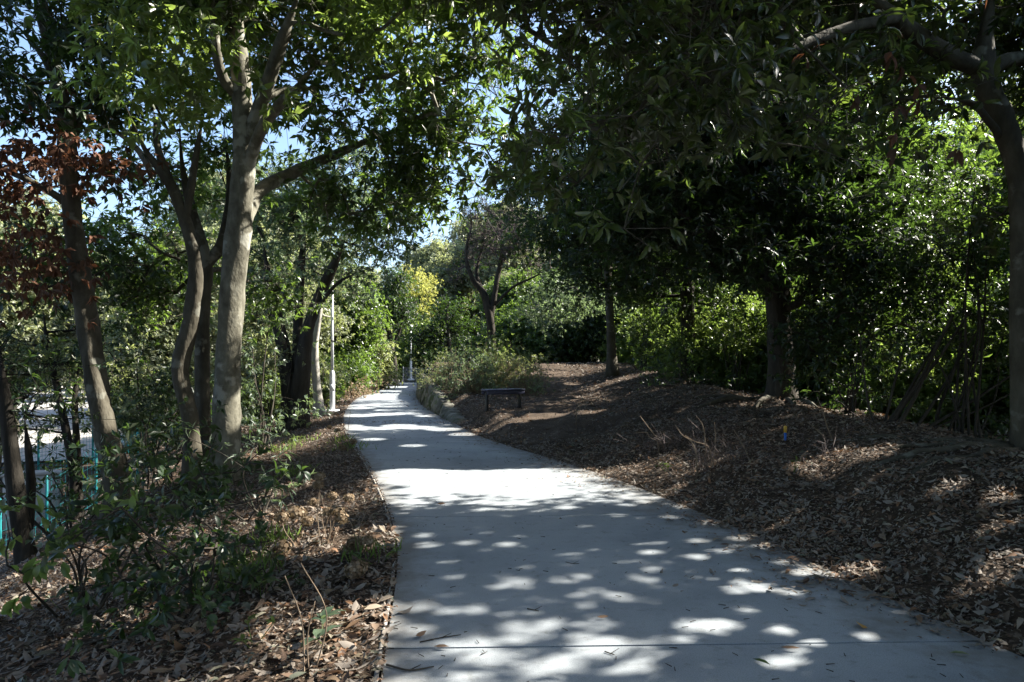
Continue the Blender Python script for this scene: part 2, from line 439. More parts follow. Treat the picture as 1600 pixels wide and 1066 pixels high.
po.data.attributes.new('edge', 'FLOAT', 'POINT').data.foreach_set('value', np.minimum((co[:, 0] - xl(co[:, 1])) * 2.5, xr(co[:, 1]) - co[:, 0]).astype(np.float32))
# thin edging board along the left side
em = MB()
yy = np.linspace(-8, 16, 160)
for off, w in ((-.035, .011),):
    x0 = xl(yy) + off - w; x1 = xl(yy) + off + w
    v = np.stack([np.stack([x0, yy, np.full_like(yy, -.06)], -1), np.stack([x0, yy, np.full_like(yy, -.006)], -1),
                  np.stack([x1, yy, np.full_like(yy, -.006)], -1), np.stack([x1, yy, np.full_like(yy, -.06)], -1)], 1)
    i = np.arange(len(yy) - 1)[:, None] * 4 + np.arange(3)[None]
    em.add(v.reshape(-1, 3), np.stack([i, i + 1, i + 5, i + 4], -1).reshape(-1, 4))
tag(em.build('path_edging', M['concrete_raw']), kind='structure')
# sunlit paved lot below the slope
lm = MB()
lx = np.linspace(-75, -14, 30); ly = np.linspace(27, 95, 30)
A, B = np.meshgrid(lx, ly)
sel = (xl(B) - A) > 9
i = (np.arange(29)[:, None] * 30 + np.arange(29)[None, :]).ravel()
q = np.stack([i, i + 1, i + 31, i + 30], -1)
q = q[sel.ravel()[q].all(1)]
lm.add(np.stack([A, B, H(A, B) + .12], -1).reshape(-1, 3), q)
tag(lm.build('parking_lot', M['concrete_raw']), kind='structure')

# ------------------------------------------------------------------ gaps in the canopy: where the sun comes through
gaps = []            # x, y on z=0 along the sun, radius, lowest height
def gap_at(p, r):
    p = np.asarray(p, float)
    gaps.append((p[0] - S[0] * p[2] / S[2], p[1] - S[1] * p[2] / S[2], r, p[2] + .4))
def gap_px(px, py, r): gap_at(gp(px, py), r)
for X in np.arange(-1.5, 1.9, .35):                    # the broad sunny band
    for Y, r in ((8.75, .32), (9.25, .38)):
        gap_at((X, Y + .08 * math.sin(3 * X), 0), r)
for px, py, r in [  # dapples on the concrete near by
    (760, 1040, .12), (700, 1025, .10), (790, 1010, .10), (735, 1020, .1), (640, 1000, .07), (725, 966, .09), (680, 968, .07), (800, 918, .12), (780, 925, .1),
    (870, 916, .10), (895, 912, .08), (955, 943, .10), (1005, 917, .08), (1085, 880, .08), (1008, 872, .07), (865, 873, .12), (860, 868, .1), (780, 860, .14), (720, 857, .14),
    (660, 860, .14), (690, 886, .12), (640, 960, .10), (1180, 930, .14), (1140, 934, .11), (1225, 937, .10), (1100, 990, .12), (1070, 990, .1), (1160, 968, .09), (1210, 1000, .10),
    (905, 1012, .09), (950, 1020, .1), (930, 1032, .11), (870, 1052, .10), (1240, 905, .1), (1290, 910, .12), (1220, 890, .1), (1260, 897, .1), (1260, 1018, .06), (940, 765, .06),
    (800, 846, .07), (1010, 900, .05), (1040, 815, .12), (1100, 825, .1), (960, 813, .1), (1150, 850, .1), (1120, 870, .06), (700, 913, .06), (655, 845, .1), (1000, 790, .1), (880, 800, .12),
    (760, 785, .14), (690, 785, .14), (640, 790, .12), (830, 782, .12), (1070, 795, .12), (1350, 1010, .06), (1390, 965, .05), (1560, 1020, .05)]:
    gap_px(px, py, r * .45)
_r = np.random.default_rng(4)
for _ in range(48):                                    # small stray spots
    _y = 3.0 + 5.2 * _r.random(); _t = _r.random()
    gap_at((float(xl(_y)) * (1 - _t) + float(xr(_y)) * _t, _y, 0), _r.choice([-.01, .01, .02, .035]))
for px, py, r in [  # bands farther along the path
    (560, 672, .4), (600, 672, .35), (650, 671, .4), (690, 674, .35), (620, 668, .4), (720, 682, .3), (640, 700, .2), (580, 690, .2),
    (560, 652, .45), (600, 650, .5), (640, 648, .5), (670, 652, .4), (560, 640, .5), (610, 637, .6), (640, 634, .5), (600, 628, .6), (640, 624, .6), (580, 620, .8), (620, 614, .8), (600, 607, 1.), (630, 602, 1.2), (650, 599, 1.2),
    # leaf bank on the left
    (500, 855, 0.27), (450, 860, 0.27), (540, 850, 0.27), (560, 845, 0.27), (410, 870, 0.27), (470, 858, 0.27), (30, 945, 0.27), (65, 932, 0.24), (160, 985, 0.27), (200, 970, 0.27), (120, 1000, 0.16), (225, 840, .12), (270, 835, .12),
    (560, 965, 0.16), (500, 970, 0.13), (440, 985, 0.16), (470, 1000, 0.16), (520, 1030, 0.11), (420, 960, 0.13), (480, 690, 0.29), (510, 680, 0.29), (450, 705, 0.29), (520, 672, 0.34), (540, 668, 0.34), (430, 770, 0.24), (460, 760, 0.24), (590, 850, 0.16),
    (580, 985, 0.11),
    # earth and leaves on the right
    (800, 660, 0.30), (840, 652, 0.30), (870, 650, 0.27), (760, 668, 0.27), (920, 645, 0.27), (900, 600, 0.41), (950, 602, 0.41), (880, 585, 0.54), (930, 575, 0.54), (990, 590, 0.41), (870, 572, 0.81), (1010, 740, 0.20), (1060, 742, 0.16), (1090, 735, 0.16),
    (1290, 720, 0.20), (1330, 712, 0.16), (1260, 728, 0.16), (1370, 708, 0.14), (1010, 755, 0.27), (1200, 820, 0.11), (1330, 770, 0.09), (1560, 780, 0.09), (1480, 765, 0.08), (1560, 890, 0.11), (1340, 895, 0.11), (1560, 825, 0.08)]:
    gap_px(px, py, r)
for py, Y, px in [(500, 10.5, 372), (440, 10.5, 376), (390, 10.5, 378), (340, 10.5, 384), (300, 10.5, 386), (250, 10.5, 388), (200, 10.5, 388), (120, 10.5, 376), (60, 10.5, 372), (20, 10.5, 370),
                  (640, 10.5, 370), (470, 10, 303), (520, 10, 296), (330, 9.8, 125), (460, 9.8, 135), (240, 9.8, 115)]:
    gap_at(P(px, py, Y), .28)
for px in range(690, 840, 25):
    gap_at(P(px, 570, 22.5), .45)
for px, py, Y, r in [(1430, 630, 13, .5), (1480, 620, 13, .5), (1150, 540, 18, .45), (1165, 480, 18.5, .4), (1130, 590, 18, .35), (1010, 520, 26, .5), (1030, 470, 26, .4), (1460, 270, 10.5, .4), (1500, 240, 11, .5), (60, 330, 9.4, .4), (30, 420, 9.3, .35), (90, 240, 9.5, .3), (440, 600, 15, .5), (410, 560, 15, .5), (470, 480, 20, .5), (500, 560, 24, .6), (560, 540, 30, .8), (230, 110, 9, .5), (300, 70, 9, .4), (180, 60, 8.8, .4), (260, 180, 9.2, .4), (330, 140, 9.6, .3), (540, 40, 10.5, .4), (640, 30, 11, .4), (250, 520, 13, .5), (180, 480, 13, .5)]:
    gap_at(P(px, py, Y), r)
for py in range(440, 650, 14):
    gap_at(P(521, py, 22), .35)
GA = np.array(gaps)
def carve(p, extra=.05):
    g = p[:, :2] - S[:2] * (p[:, 2:3] / S[2])
    keep = np.ones(len(p), bool)
    for gx, gy, r, zm in GA:
        d = (g[:, 0] - gx) ** 2 + ((g[:, 1] - gy)) ** 2
        keep &= ~((d < (r + extra) ** 2) & (p[:, 2] > zm))
    return keep

# ------------------------------------------------------------------ leaves
T_HI = (np.array([[0, 0, 0], [0, .33, .03], [0, .68, .03], [0, 1, -.10], [-.42, .33, .10], [.42, .33, .10], [-.40, .66, .08], [.40, .66, .08]]),
        np.array([[0, 5, 1], [0, 1, 4], [1, 5, 7], [1, 7, 2], [4, 1, 2], [4, 2, 6], [2, 7, 3], [6, 2, 3]]))
T_MID = (np.array([[0, 0, 0], [0, .52, .02], [0, 1, -.08], [-.5, .5, .10], [.5, .5, .10]]),
         np.array([[0, 4, 1], [0, 1, 3], [1, 4, 2], [3, 1, 2]]))
T_LO = (np.array([[0, 0, 0], [.5, .5, .10], [0, 1, -.05], [-.5, .5, .10]]), np.array([[0, 1, 2], [0, 2, 3]]))

def put_leaves(mb, pos, axis, up, ln, wd, tmpl=T_MID, curl=None):
    n = len(pos)
    if n == 0: return
    tv, tf = tmpl
    y = unit(axis); x = unit(np.cross(y, up)); z = np.cross(x, y)
    tvv = np.repeat(tv[None], n, 0).copy()
    if curl is not None:
        tvv[:, :, 2] = tvv[:, :, 2] + curl[:, None] * (tv[None, :, 1] - .5) ** 2
    v = pos[:, None] + tvv[:, :, 0:1] * wd[:, None, None] * x[:, None] + tvv[:, :, 1:2] * ln[:, None, None] * y[:, None] + tvv[:, :, 2:3] * ln[:, None, None] * z[:, None]
    f = tf[None] + (np.arange(n) * len(tv))[:, None, None]
    mb.add(v.reshape(-1, 3), f.reshape(-1, 3))

def foliage(mb, tips, dirs, R, whorls=4, per=7, ln=.12, wd=.042, spread=.16, droop=.35, tmpl=T_MID, twigs=None, cut=True):
    n = len(tips)
    if n == 0: return
    c = np.repeat(tips, whorls, 0); d = np.repeat(dirs, whorls, 0)
    d = unit(d + .7 * R.standard_normal(d.shape))
    w = c + spread * R.standard_normal(c.shape) * [1, 1, .7] + d * spread * .6
    if cut:
        k = carve(w, .02); c, d, w = c[k], d[k], w[k]
    if twigs is not None and len(c):
        prisms(twigs, c, w, .0045, .003, 3)
    m = len(w)
    wp = np.repeat(w, per, 0); t = np.repeat(d, per, 0)
    rad = R.standard_normal(wp.shape); rad = unit(rad - t * (rad * t).sum(1, keepdims=True))
    th = R.uniform(.6, 1.5, (len(wp), 1))
    ax = t * np.cos(th) + rad * np.sin(th)
    ax = unit(ax + np.array([0, 0, -droop]) * R.uniform(.2, 1.6, (len(wp), 1)))
    up = unit(t + np.array([0, 0, .8]) + .5 * R.standard_normal(wp.shape))
    L_ = ln * R.uniform(.65, 1.25, len(wp)); W_ = wd * R.uniform(.75, 1.2, len(wp))
    pos = wp - t * R.uniform(0, .05, (len(wp), 1)) + ax * .008
    if cut:
        k = carve(pos + ax * L_[:, None] * .5, ln * .35)
        pos, ax, up, L_, W_ = pos[k], ax[k], up[k], L_[k], W_[k]
    put_leaves(mb, pos, ax, up, L_, W_, tmpl)

def wblob(c, rx, ry, rz, d=1.0): return (np.asarray(c, float), None, None, rx, ry, rz, d)

def sample_blobs(blobs, R, dens):
    pts, dirs = [], []
    for b in blobs:
        (px, py, Y, rx, ry, rz) = b[:6]
        c = px if isinstance(px, np.ndarray) else P(px, py, Y)
        dn = dens * (b[6] if len(b) > 6 else 1)
        vol = 4.19 * rx * ry * rz
        n = max(6, int(dn * vol))
        nc = max(3, int(n / 9))
        u = unit(R.standard_normal((nc, 3))) * (R.random((nc, 1)) ** .42)
        cl = np.repeat(u, 9, 0)[:n] if nc * 9 >= n else u[R.integers(0, nc, n)]
        sig = np.array([.30 / rx, .30 / ry, .20 / rz])
        q = cl + R.standard_normal(cl.shape) * sig
        p = c + q * [rx, ry, rz]
        pts.append(p)
        dirs.append(unit(q * [1 / rx, 1 / ry, 1 / rz] + [0, 0, .25] + .35 * R.standard_normal(q.shape)))
    return np.vstack(pts), np.vstack(dirs)

def grow(stem_pts, tips, R, step=.45):
    """joins every twig tip to the nearest older branch; returns edges a->b and how many tips hang on each"""
    pos = [p for p in stem_pts]; par = [-1] * len(pos); ns = len(pos)
    cap = len(pos) + len(tips) * 12
    arr = np.zeros((cap, 3)); arr[:ns] = pos; n = ns
    par = np.full(cap, -1, int); depth = np.zeros(cap)
    d0 = np.array([np.min(np.sum((stem_pts - t) ** 2, 1)) for t in tips]) if len(tips) else []
    leafn = []
    for i in np.argsort(d0):
        t = tips[i]
        dv = t - arr[:n]
        dist = np.sqrt((dv ** 2).sum(1))
        cost = dist + np.clip(-dv[:, 2], 0, 9) * .35 + .10 * depth[:n]
        k = int(np.argmin(cost)); dd = dist[k]
        m = int(min(10, dd / step))
        prev = k; a = arr[k]
        for s in range(1, m + 1):
            f = s / (m + 1)
            q = a + (t - a) * f + R.standard_normal(3) * .055 * min(dd, 1.5) + np.array([0, 0, .16 * dd * f * (1 - f)])
            arr[n] = q; par[n] = prev; depth[n] = depth[prev] + dd / (m + 1); prev = n; n += 1
        arr[n] = t; par[n] = prev; depth[n] = depth[prev] + dd / (m + 1); leafn.append(n); n += 1
    cnt = np.zeros(n); cnt[leafn] = 1
    for i in range(n - 1, ns - 1, -1):
        if par[i] >= 0: cnt[par[i]] += cnt[i]
    idx = np.arange(ns, n)
    return arr, idx, par, cnt

def tree(name, label, cat, stems, blobs, bark, leaf, group=None, seed=1, dens=12, leafkw=None, kind2=None, tmpl=T_MID, cut=True,
         twigk=.011, base=None, flare=.5, branch_mat=None, extra=None, k=14, wob=.10):
    R = np.random.default_rng(seed)
    kw = dict(whorls=4, per=7, ln=.125, wd=.044, spread=.17, droop=.35)
    if leafkw: kw.update(leafkw)
    S_ = []
    for st in stems:
        pts = np.array([P(*p) if not isinstance(p, np.ndarray) else p for p in st[0]])
        rr = np.interp(np.linspace(0, 1, len(pts)), np.linspace(0, 1, len(st[1])), st[1])
        S_.append(spline(np.column_stack([pts, rr]), 7))
    if base is None:
        base = S_[0][0, :3].copy()
    root = empty(name, base)
    tag(root, label, cat, group)
    tm = MB(); bm_ = MB()
    for n_, s in enumerate(S_):
        if n_ == 0 or stems[n_][2:] == ('trunk',):
            r = s[:, 3].copy()
            h = np.concatenate([[0], np.cumsum(np.linalg.norm(np.diff(s[:, :3], axis=0), axis=1))])
            r = r * (1 + flare * np.exp(-h / .28)) * np.clip((1 - h / h[-1]) / .22, .12, 1)
            s2 = s[:, :3].copy()
            s2 = np.vstack([s2[0] - [0, 0, .35], s2]); r = np.concatenate([[r[0] * 1.15], r])
            tube(tm, s2, r, k, wob, True, seed + n_)
        else:
            tt = np.linspace(0, 1, len(s))
            tube(bm_, s[:, :3], s[:, 3] * np.clip((1 - tt) / .3, .12, 1), 9, wob, True, seed + n_)
    tm.build('trunk', bark, root, base, True)
    cm = MB()
    if blobs:
        tips, dirs = sample_blobs(blobs, R, dens * 1.7)
        kw['whorls'] = kw['whorls'] * 2; kw['spread'] = kw['spread'] * 1.5
        if cut:
            kp = carve(tips, .03); tips, dirs = tips[kp], dirs[kp]
        sk = np.vstack([s[len(s) // 4:, :3] for s in S_])
        arr, idx, par, cnt = grow(sk, tips, R)
        if len(idx):
            rb = np.minimum(twigk * .55 * cnt[idx] ** .48, .045)
            ra = np.minimum(twigk * .55 * np.maximum(cnt[par[idx]], cnt[idx]) ** .48, .05)
            ra = np.where(par[idx] < len(sk), rb * 1.15, ra)
            ra = np.minimum(ra, rb * 1.6)
            prisms(bm_, arr[par[idx]], arr[idx], ra, rb, 5)
        tw = bm_ if leafkw is None or not leafkw.get('notwig') else None
        kw.pop('notwig', None)
        foliage(cm, tips, dirs, R, tmpl=tmpl, twigs=tw, cut=cut, **kw)
    if bm_.n:
        bm_.build('branches', branch_mat or bark, root, base, False)
    if cm.n:
        cm.build('crown', leaf, root, base)
    if extra:
        for nm, bl, mat, d2, kw2 in extra:
            e = MB(); tips, dirs = sample_blobs(bl, R, d2)
            k2 = dict(kw); k2.update(kw2)
            foliage(e, tips, dirs, R, tmpl=tmpl, cut=False, **k2)
            e.build(nm, mat, root, base)
    return root

BIG = dict(ln=.15, wd=.052)
SMALL = dict(ln=.085, wd=.03, spread=.15, whorls=5, per=7)

# ---- the pale trunk left of the path
tree('evergreen_tree', 'tall tree with pale grey dappled trunk, thickest of the trunks left of the path', 'tree',
     [([(350, 775, 10.5), (352, 680, 10.5), (356, 560, 10.5), (366, 430, 10.5), (378, 310, 10.5), (382, 215, 10.5), (375, 110, 10.5), (368, 0, 10.5), (362, -110, 10.5)], [.215, .20, .19, .18, .172, .168, .135, .115, .08]),
      ([(386, 235, 10.5), (402, 180, 10.4), (425, 110, 10.2), (447, 45, 10.), (475, -30, 9.8)], [.13, .115, .10, .09, .07]),
      ([(390, 215, 10.5), (412, 160, 10.7), (440, 142, 10.9), (480, 138, 11.2), (540, 132, 11.6)], [.07, .06, .055, .045, .03]),
      ([(384, 270, 10.5), (408, 205, 10.2), (440, 160, 9.9), (470, 135, 9.6)], [.10, .085, .07, .04]),
      ([(372, 150, 10.5), (350, 125, 10.3), (338, 80, 10.1), (333, 20, 9.9), (325, -60, 9.7)], [.085, .08, .07, .06, .05]),
      ([(376, 360, 10.5), (405, 300, 11), (455, 272, 11.6), (520, 243, 12.2), (590, 213, 12.8), (650, 190, 13.4)], [.12, .11, .10, .085, .06, .03])],
     [(480, 30, 10.5, 1.5, 1.4, .9, 1.2), (430, 60, 10.9, 1.0, .6, .8, 1.1), (690, 160, 12, 1.1, 1.2, 1.1, 1.2), (560, 180, 12, 1.2, 1.2, .8, .75), (480, 170, 11.6, .8, .8, .6, .9),
      (600, 280, 12.6, 1.2, 1.2, .75, .75), (480, 330, 11.8, .8, .8, .45, .8), (560, 330, 12.4, 1.2, .9, .45, .9), (740, 90, 11.5, .9, 1.2, .9), (560, -110, 10.5, 2.4, 2.2, .9, 1.2), (700, -260, 9, 2.4, 2.4, .8, 1.2), (360, -160, 10, 2.4, 2.2, 1.0, 1.2), (300, -20, 10.4, 1.2, .8, .7), (420, 110, 11.2, .9, .5, .7), (360, 60, 11.4, .9, .6, .8), (760, 40, 11, .9, 1, .8),
      (770, 200, 12.2, .5, .7, .8, .9), (420, -330, 6.5, 2.6, 2.4, .7, 1.3), (760, -420, 6, 2.4, 2.4, .7, 1.3), (620, -330, 9, 2.6, 2.2, .7, 1.2), (800, -150, 13, 2.2, 2.4, .8, 1.1), (620, -90, 15, 2.4, 2.4, .9, 1.1)],  # blobs above the frame are added to screen the path from the sky
     M['bark'], M['leaf'], seed=11, dens=7.0, leafkw=dict(ln=.185, wd=.062), branch_mat=M['bark'],
     extra=[('sunlit_foliage', [(245, 120, 8.4, .85, .8, .75), (180, 30, 8.2, .9, .9, .6), (295, 30, 9.0, .5, .8, .5), (590, 50, 10.2, 1.1, 1.2, .55), (680, 0, 10.2, .9, 1.1, .6)], M['leaf_lit'], 9, dict(ln=.18, wd=.06))])  # lighter leaf colour stands in for sun on these clumps
# ---- two-stemmed dark tree behind it
tree('evergreen_tree', 'slender two-stemmed tree with curved brown trunks just left of the pale grey trunk', 'tree',
     [([(302, 745, 10.2), (298, 660, 10.2), (282, 580, 10.2), (298, 500, 10.2), (306, 430, 10.2), (297, 370, 10.2), (272, 300, 10.2), (248, 262, 10.2), (222, 225, 10.2), (190, 150, 10.1)], [.125, .12, .117, .113, .108, .095, .08, .065, .05, .03]),
      ([(318, 740, 10.9), (316, 600, 10.9), (316, 470, 10.9), (320, 412, 10.9), (300, 330, 10.9), (285, 260, 10.9), (280, 180, 10.9)], [.125, .12, .115, .105, .08, .06, .04], 'trunk'),
      ([(320, 415, 10.9), (348, 378, 11.1), (360, 300, 11.3), (350, 200, 11.4)], [.10, .09, .07, .05]),
      ([(272, 300, 10.2), (248, 235, 10.3), (240, 170, 10.4)], [.07, .055, .03]),
      ([(290, 345, 10.2), (305, 250, 10.2), (318, 180, 10.1)], [.06, .05, .03])],
     [(210, 400, 12.5, 1.3, 1.2, .8, 1.0), (230, 490, 12.5, 1.3, 1.0, .6), (170, 300, 12, .9, .9, .8, .8), (270, 200, 11.2, 1.1, 1, .8), (330, 320, 12, .8, .8, .8), (420, 410, 13.5, 1.0, 1.0, .8, .9), (200, 210, 10, .7, .7, .5, .8)],
     M['bark_brown'], M['leaf'], seed=12, dens=6, leafkw=dict(ln=.14, wd=.05))
sn = MB()
tube(sn, spline([P(238, 275, 10.4), P(222, 243, 10.4), P(195, 215, 10.4), P(163, 197, 10.4)], 5), np.linspace(.055, .03, 16), 8, .12)
o = sn.build('dead_branch', M['bark_pale'], bpy.data.objects['evergreen_tree.001'], bpy.data.objects['evergreen_tree.001'].location)
# ---- leaning tree on the far left
tree('evergreen_tree', 'leaning grey-brown tree at the left edge with a branch of withered brown leaves', 'tree',
     [([(192, 800, 9.8), (182, 740, 9.8), (160, 650, 9.8), (143, 550, 9.8), (128, 450, 9.8), (114, 350, 9.8), (106, 250, 9.8), (105, 180, 9.8), (80, 110, 9.7), (45, 60, 9.6), (0, 15, 9.5)], [.175, .165, .155, .145, .135, .128, .12, .115, .095, .08, .05]),
      ([(106, 190, 9.8), (80, 80, 9.9), (60, 0, 10), (50, -90, 10)], [.10, .085, .07, .05]),
      ([(110, 320, 9.8), (60, 290, 9.6), (0, 262, 9.4), (-60, 240, 9.2)], [.06, .045, .035, .02]),
      ([(108, 225, 9.8), (130, 180, 9.9), (150, 150, 10), (180, 120, 10.2)], [.05, .04, .03, .02])],
     [(60, 60, 9.6, .9, .9, .6, .9), (20, 150, 9.6, .8, .8, .5, .75), (130, 100, 10, .8, .8, .7), (-60, 90, 9.4, 1.0, 1, .8), (50, -80, 9.6, 1.6, 1.5, .7), (90, 235, 9.9, .5, .5, .3, .8), (160, 395, 10.6, .7, .6, .4), (60, 420, 11, .8, .6, .5, .8), (10, 370, 10.8, .6, .6, .4)],
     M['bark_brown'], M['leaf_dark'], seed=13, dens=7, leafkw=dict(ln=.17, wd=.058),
     extra=[('withered_foliage', [(60, 250, 9.5, .6, .5, .3), (20, 320, 9.3, .6, .5, .4), (60, 400, 9.3, .55, .5, .28), (10, 440, 9.2, .35, .4, .35), (130, 290, 9.6, .3, .3, .35), (0, 235, 9.4, .4, .4, .3)], M['leaf_brown'], 30, dict(ln=.15, wd=.055, droop=.9))])
# ---- clump of dark stems by the lamp post
tree('evergreen_tree', 'dark trunk splitting into three spreading stems beside the white lamp post', 'tree',
     [([(456, 672, 18), (452, 600, 18), (440, 530, 18), (422, 450, 18), (410, 370, 18)], [.24, .21, .17, .12, .07]),
      ([(468, 668, 17.8), (472, 590, 17.8), (480, 520, 17.8), (500, 460, 17.8), (528, 400, 17.8), (545, 350, 17.8)], [.24, .21, .16, .14, .11, .06], 'trunk'),
      ([(467, 600, 18.1), (465, 520, 18.1), (470, 430, 18.2), (478, 340, 18.2)], [.15, .13, .11, .07], 'trunk'),
      ([(490, 490, 17.8), (525, 445, 17.6), (560, 425, 17.4)], [.06, .045, .02])],
     [(450, 370, 18.5, 1.8, 1.5, 1.2), (540, 380, 18, 1.6, 1.3, .8), (600, 360, 17.5, 1.0, 1.0, .7), (500, 290, 18.5, 2.2, 1.8, 1.2), (410, 440, 19, 1.2, 1.2, 1.0), (500, 440, 19.5, 1.0, 1.0, .6, .7)],
     M['bark_dark'], M['leaf_blue'], seed=14, dens=4.0, leafkw=dict(ln=.15, wd=.055, spread=.22))
tree('young_tree', 'thin pale grey leaning trunk between the dark stems and the white lamp post', 'tree',
     [([(499, 642, 21.2), (494, 590, 21.2), (492, 540, 21.2), (500, 480, 21.2), (498, 420, 21.2)], [.14, .12, .11, .08, .05])],
     [(480, 500, 22.5, 1.2, 1.2, 1.0, .7), (510, 420, 21.8, 1.5, 1.2, .9, .7)], M['bark_pale'], M['leaf_olive'], seed=15, dens=6, leafkw=dict(ln=.14, wd=.05, spread=.22, notwig=True))

# ---- right side: the tree whose limbs reach over the path
tree('evergreen_tree', 'tree at the right edge with curved trunk and heavy limbs arching over the path', 'tree',
     [([(1608, 735, 7.2), (1601, 620, 7.2), (1598, 480, 7.2), (1597, 340, 7.2), (1589, 260, 7.2), (1566, 185, 7.1), (1538, 115, 7.0), (1545, 20, 7.1), (1560, -80, 7.2)], [.16, .125, .115, .113, .113, .11, .105, .085, .06]),
      ([(1534, 105, 7.0), (1495, 92, 6.9), (1440, 60, 6.8), (1385, 15, 6.7), (1310, -50, 6.6)], [.095, .085, .08, .07, .055]),
      ([(1400, 28, 6.7), (1318, 46, 6.4), (1225, 82, 6.1), (1098, 126, 5.8), (1010, 165, 5.6), (950, 205, 5.5)], [.055, .05, .042, .034, .024, .012]),
      ([(1540, 120, 7.0), (1570, 95, 7.1), (1620, 88, 7.2), (1700, 60, 7.3)], [.085, .08, .07, .05]),
      ([(1572, 225, 7.2), (1545, 190, 7.0), (1515, 160, 6.8), (1450, 150, 6.6)], [.04, .035, .03, .015])],
     [(1250, 30, 7.2, 1.2, .8, .55, 1.4), (1030, 50, 6.6, 1.1, 1.0, .55, 1.4), (1450, 50, 8.2, 1.3, .9, .7, 1.2), (1130, 170, 5.9, .75, .7, .35, 1.3), (1280, 165, 6.9, .8, .5, .35, 1.3), (1420, 175, 7.5, .8, .6, .3, 1.2),
      (950, 240, 5.5, .40, .4, .25, 1.3), (930, 290, 5.4, .25, .25, .14, 1.5), (980, 150, 5.8, .6, .6, .35, 1.2), (1250, 230, 6.1, .5, .5, .2, 1.2), (1570, 10, 8.4, 1, .8, .7), (1600, 330, 7.9, .25, .3, .5, .8),
      (1150, -160, 7.0, 2.4, 2.0, .8, 1.2), (1500, -150, 7.4, 2.2, 1.8, .9, 1.1), (900, -60, 6.6, 1.0, 1.2, .5, 1.1), (1690, 100, 7.9, .9, .8, .8), (1750, -150, 7.6, 2, 1.8, 1.1), (900, 60, 7, .5, .7, .4, 1.1)],
     M['bark_brown'], M['leaf_near'], seed=21, dens=10, leafkw=BIG, tmpl=T_HI,
     extra=[('withered_foliage', [(1385, 90, 6.4, .16, .1, .10), (1420, 168, 6.3, .07, .06, .08)], M['leaf_brown'], 600, dict(whorls=1, per=4, ln=.17, wd=.06, droop=1.6, spread=.02))])
tree('evergreen_tree', 'broad dark tree with thick straight trunk standing on the crest right of the path', 'tree',
     [([(1222, 645, 13), (1219, 560, 13), (1213, 450, 13), (1210, 380, 13), (1213, 310, 13), (1223, 240, 13), (1226, 150, 13), (1225, 40, 13)], [.26, .235, .225, .22, .20, .17, .14, .10]),
      ([(1212, 330, 13), (1185, 300, 12.9), (1150, 250, 12.7), (1100, 200, 12.4)], [.09, .08, .06, .04]),
      ([(1222, 480, 13), (1245, 475, 12.7), (1262, 450, 12.5)], [.09, .08, .04]),
      ([(1222, 250, 13), (1260, 200, 12.6), (1320, 160, 12.2)], [.10, .08, .05])],
     [(1200, 150, 13.2, 2.2, 1.8, 1.2, 1.1), (1080, 230, 12, 1.4, 1.3, 1.0, 1.1), (1350, 270, 12, 1.2, 1.3, .9, .9), (1110, 320, 12.6, .8, 1.2, .7, 1.1), (1200, 330, 14.2, 1.2, .8, .8), (1060, 370, 12, .9, 1, .8, 1.1), (1320, 360, 12.2, .85, 1.0, .7, 1.1), (1120, 430, 12.2, .9, .8, .6, 1.1), (1320, 450, 12.2, .75, .8, .7, 1.1),
      (1200, 40, 13, 2.6, 2.2, 1.2), wblob((5.9, 14.6, 6.2), 2.0, 1.8, 1.5), wblob((4.6, 16.2, 5.6), 1.8, 1.6, 1.3), (1330, 520, 11.6, .7, .7, .6, 1.1), (1270, 560, 11.8, .6, .6, .5), (1370, 420, 11.6, .9, .7, .8), (1430, 500, 11.3, .7, .6, .7), (1390, 330, 11.8, .8, .6, .6), (1140, 400, 13.4, .8, .6, .6), (970, 310, 12.5, .7, .8, .9, 1.1), (900, 180, 13, .7, .9, .7)],
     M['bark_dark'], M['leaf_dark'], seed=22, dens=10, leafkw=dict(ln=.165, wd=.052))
def roots(root, c, mat, specs, seed):
    R = np.random.default_rng(seed)
    for a, L_, r in specs:
        n = 14; t = np.linspace(0, 1, n)
        aa = a + np.cumsum(R.normal(0, .07, n))
        x = c[0] + np.cumsum(np.cos(aa)) * L_ / n; y = c[1] + np.cumsum(np.sin(aa)) * L_ / n
        z = H(x, y) + .045 - .085 * t + .03 * np.sin(t * 9 + a)
        mb = MB(); tube(mb, np.column_stack([x, y, z]), np.linspace(r, r * .35, n), 8, .12, True, seed)
        mb.build('root', mat, root, np.array(root.location), True)
t7 = bpy.data.objects['evergreen_tree.005']; t9 = bpy.data.objects['evergreen_tree.004']
roots(t7, t7.location, M['bark_brown'], [(3.5, 2.6, .07), (4.0, 2.2, .06), (4.5, 2.4, .06), (2.9, 2.3, .05), (5.1, 1.8, .06), (3.2, 1.9, .05)], 3)
roots(t9, t9.location, M['bark_brown'], [(3.3, 2.6, .055), (3.7, 2.9, .05), (4.2, 2.2, .05), (2.7, 2.4, .05), (3.0, 2.0, .04), (4.7, 1.6, .05)], 4)
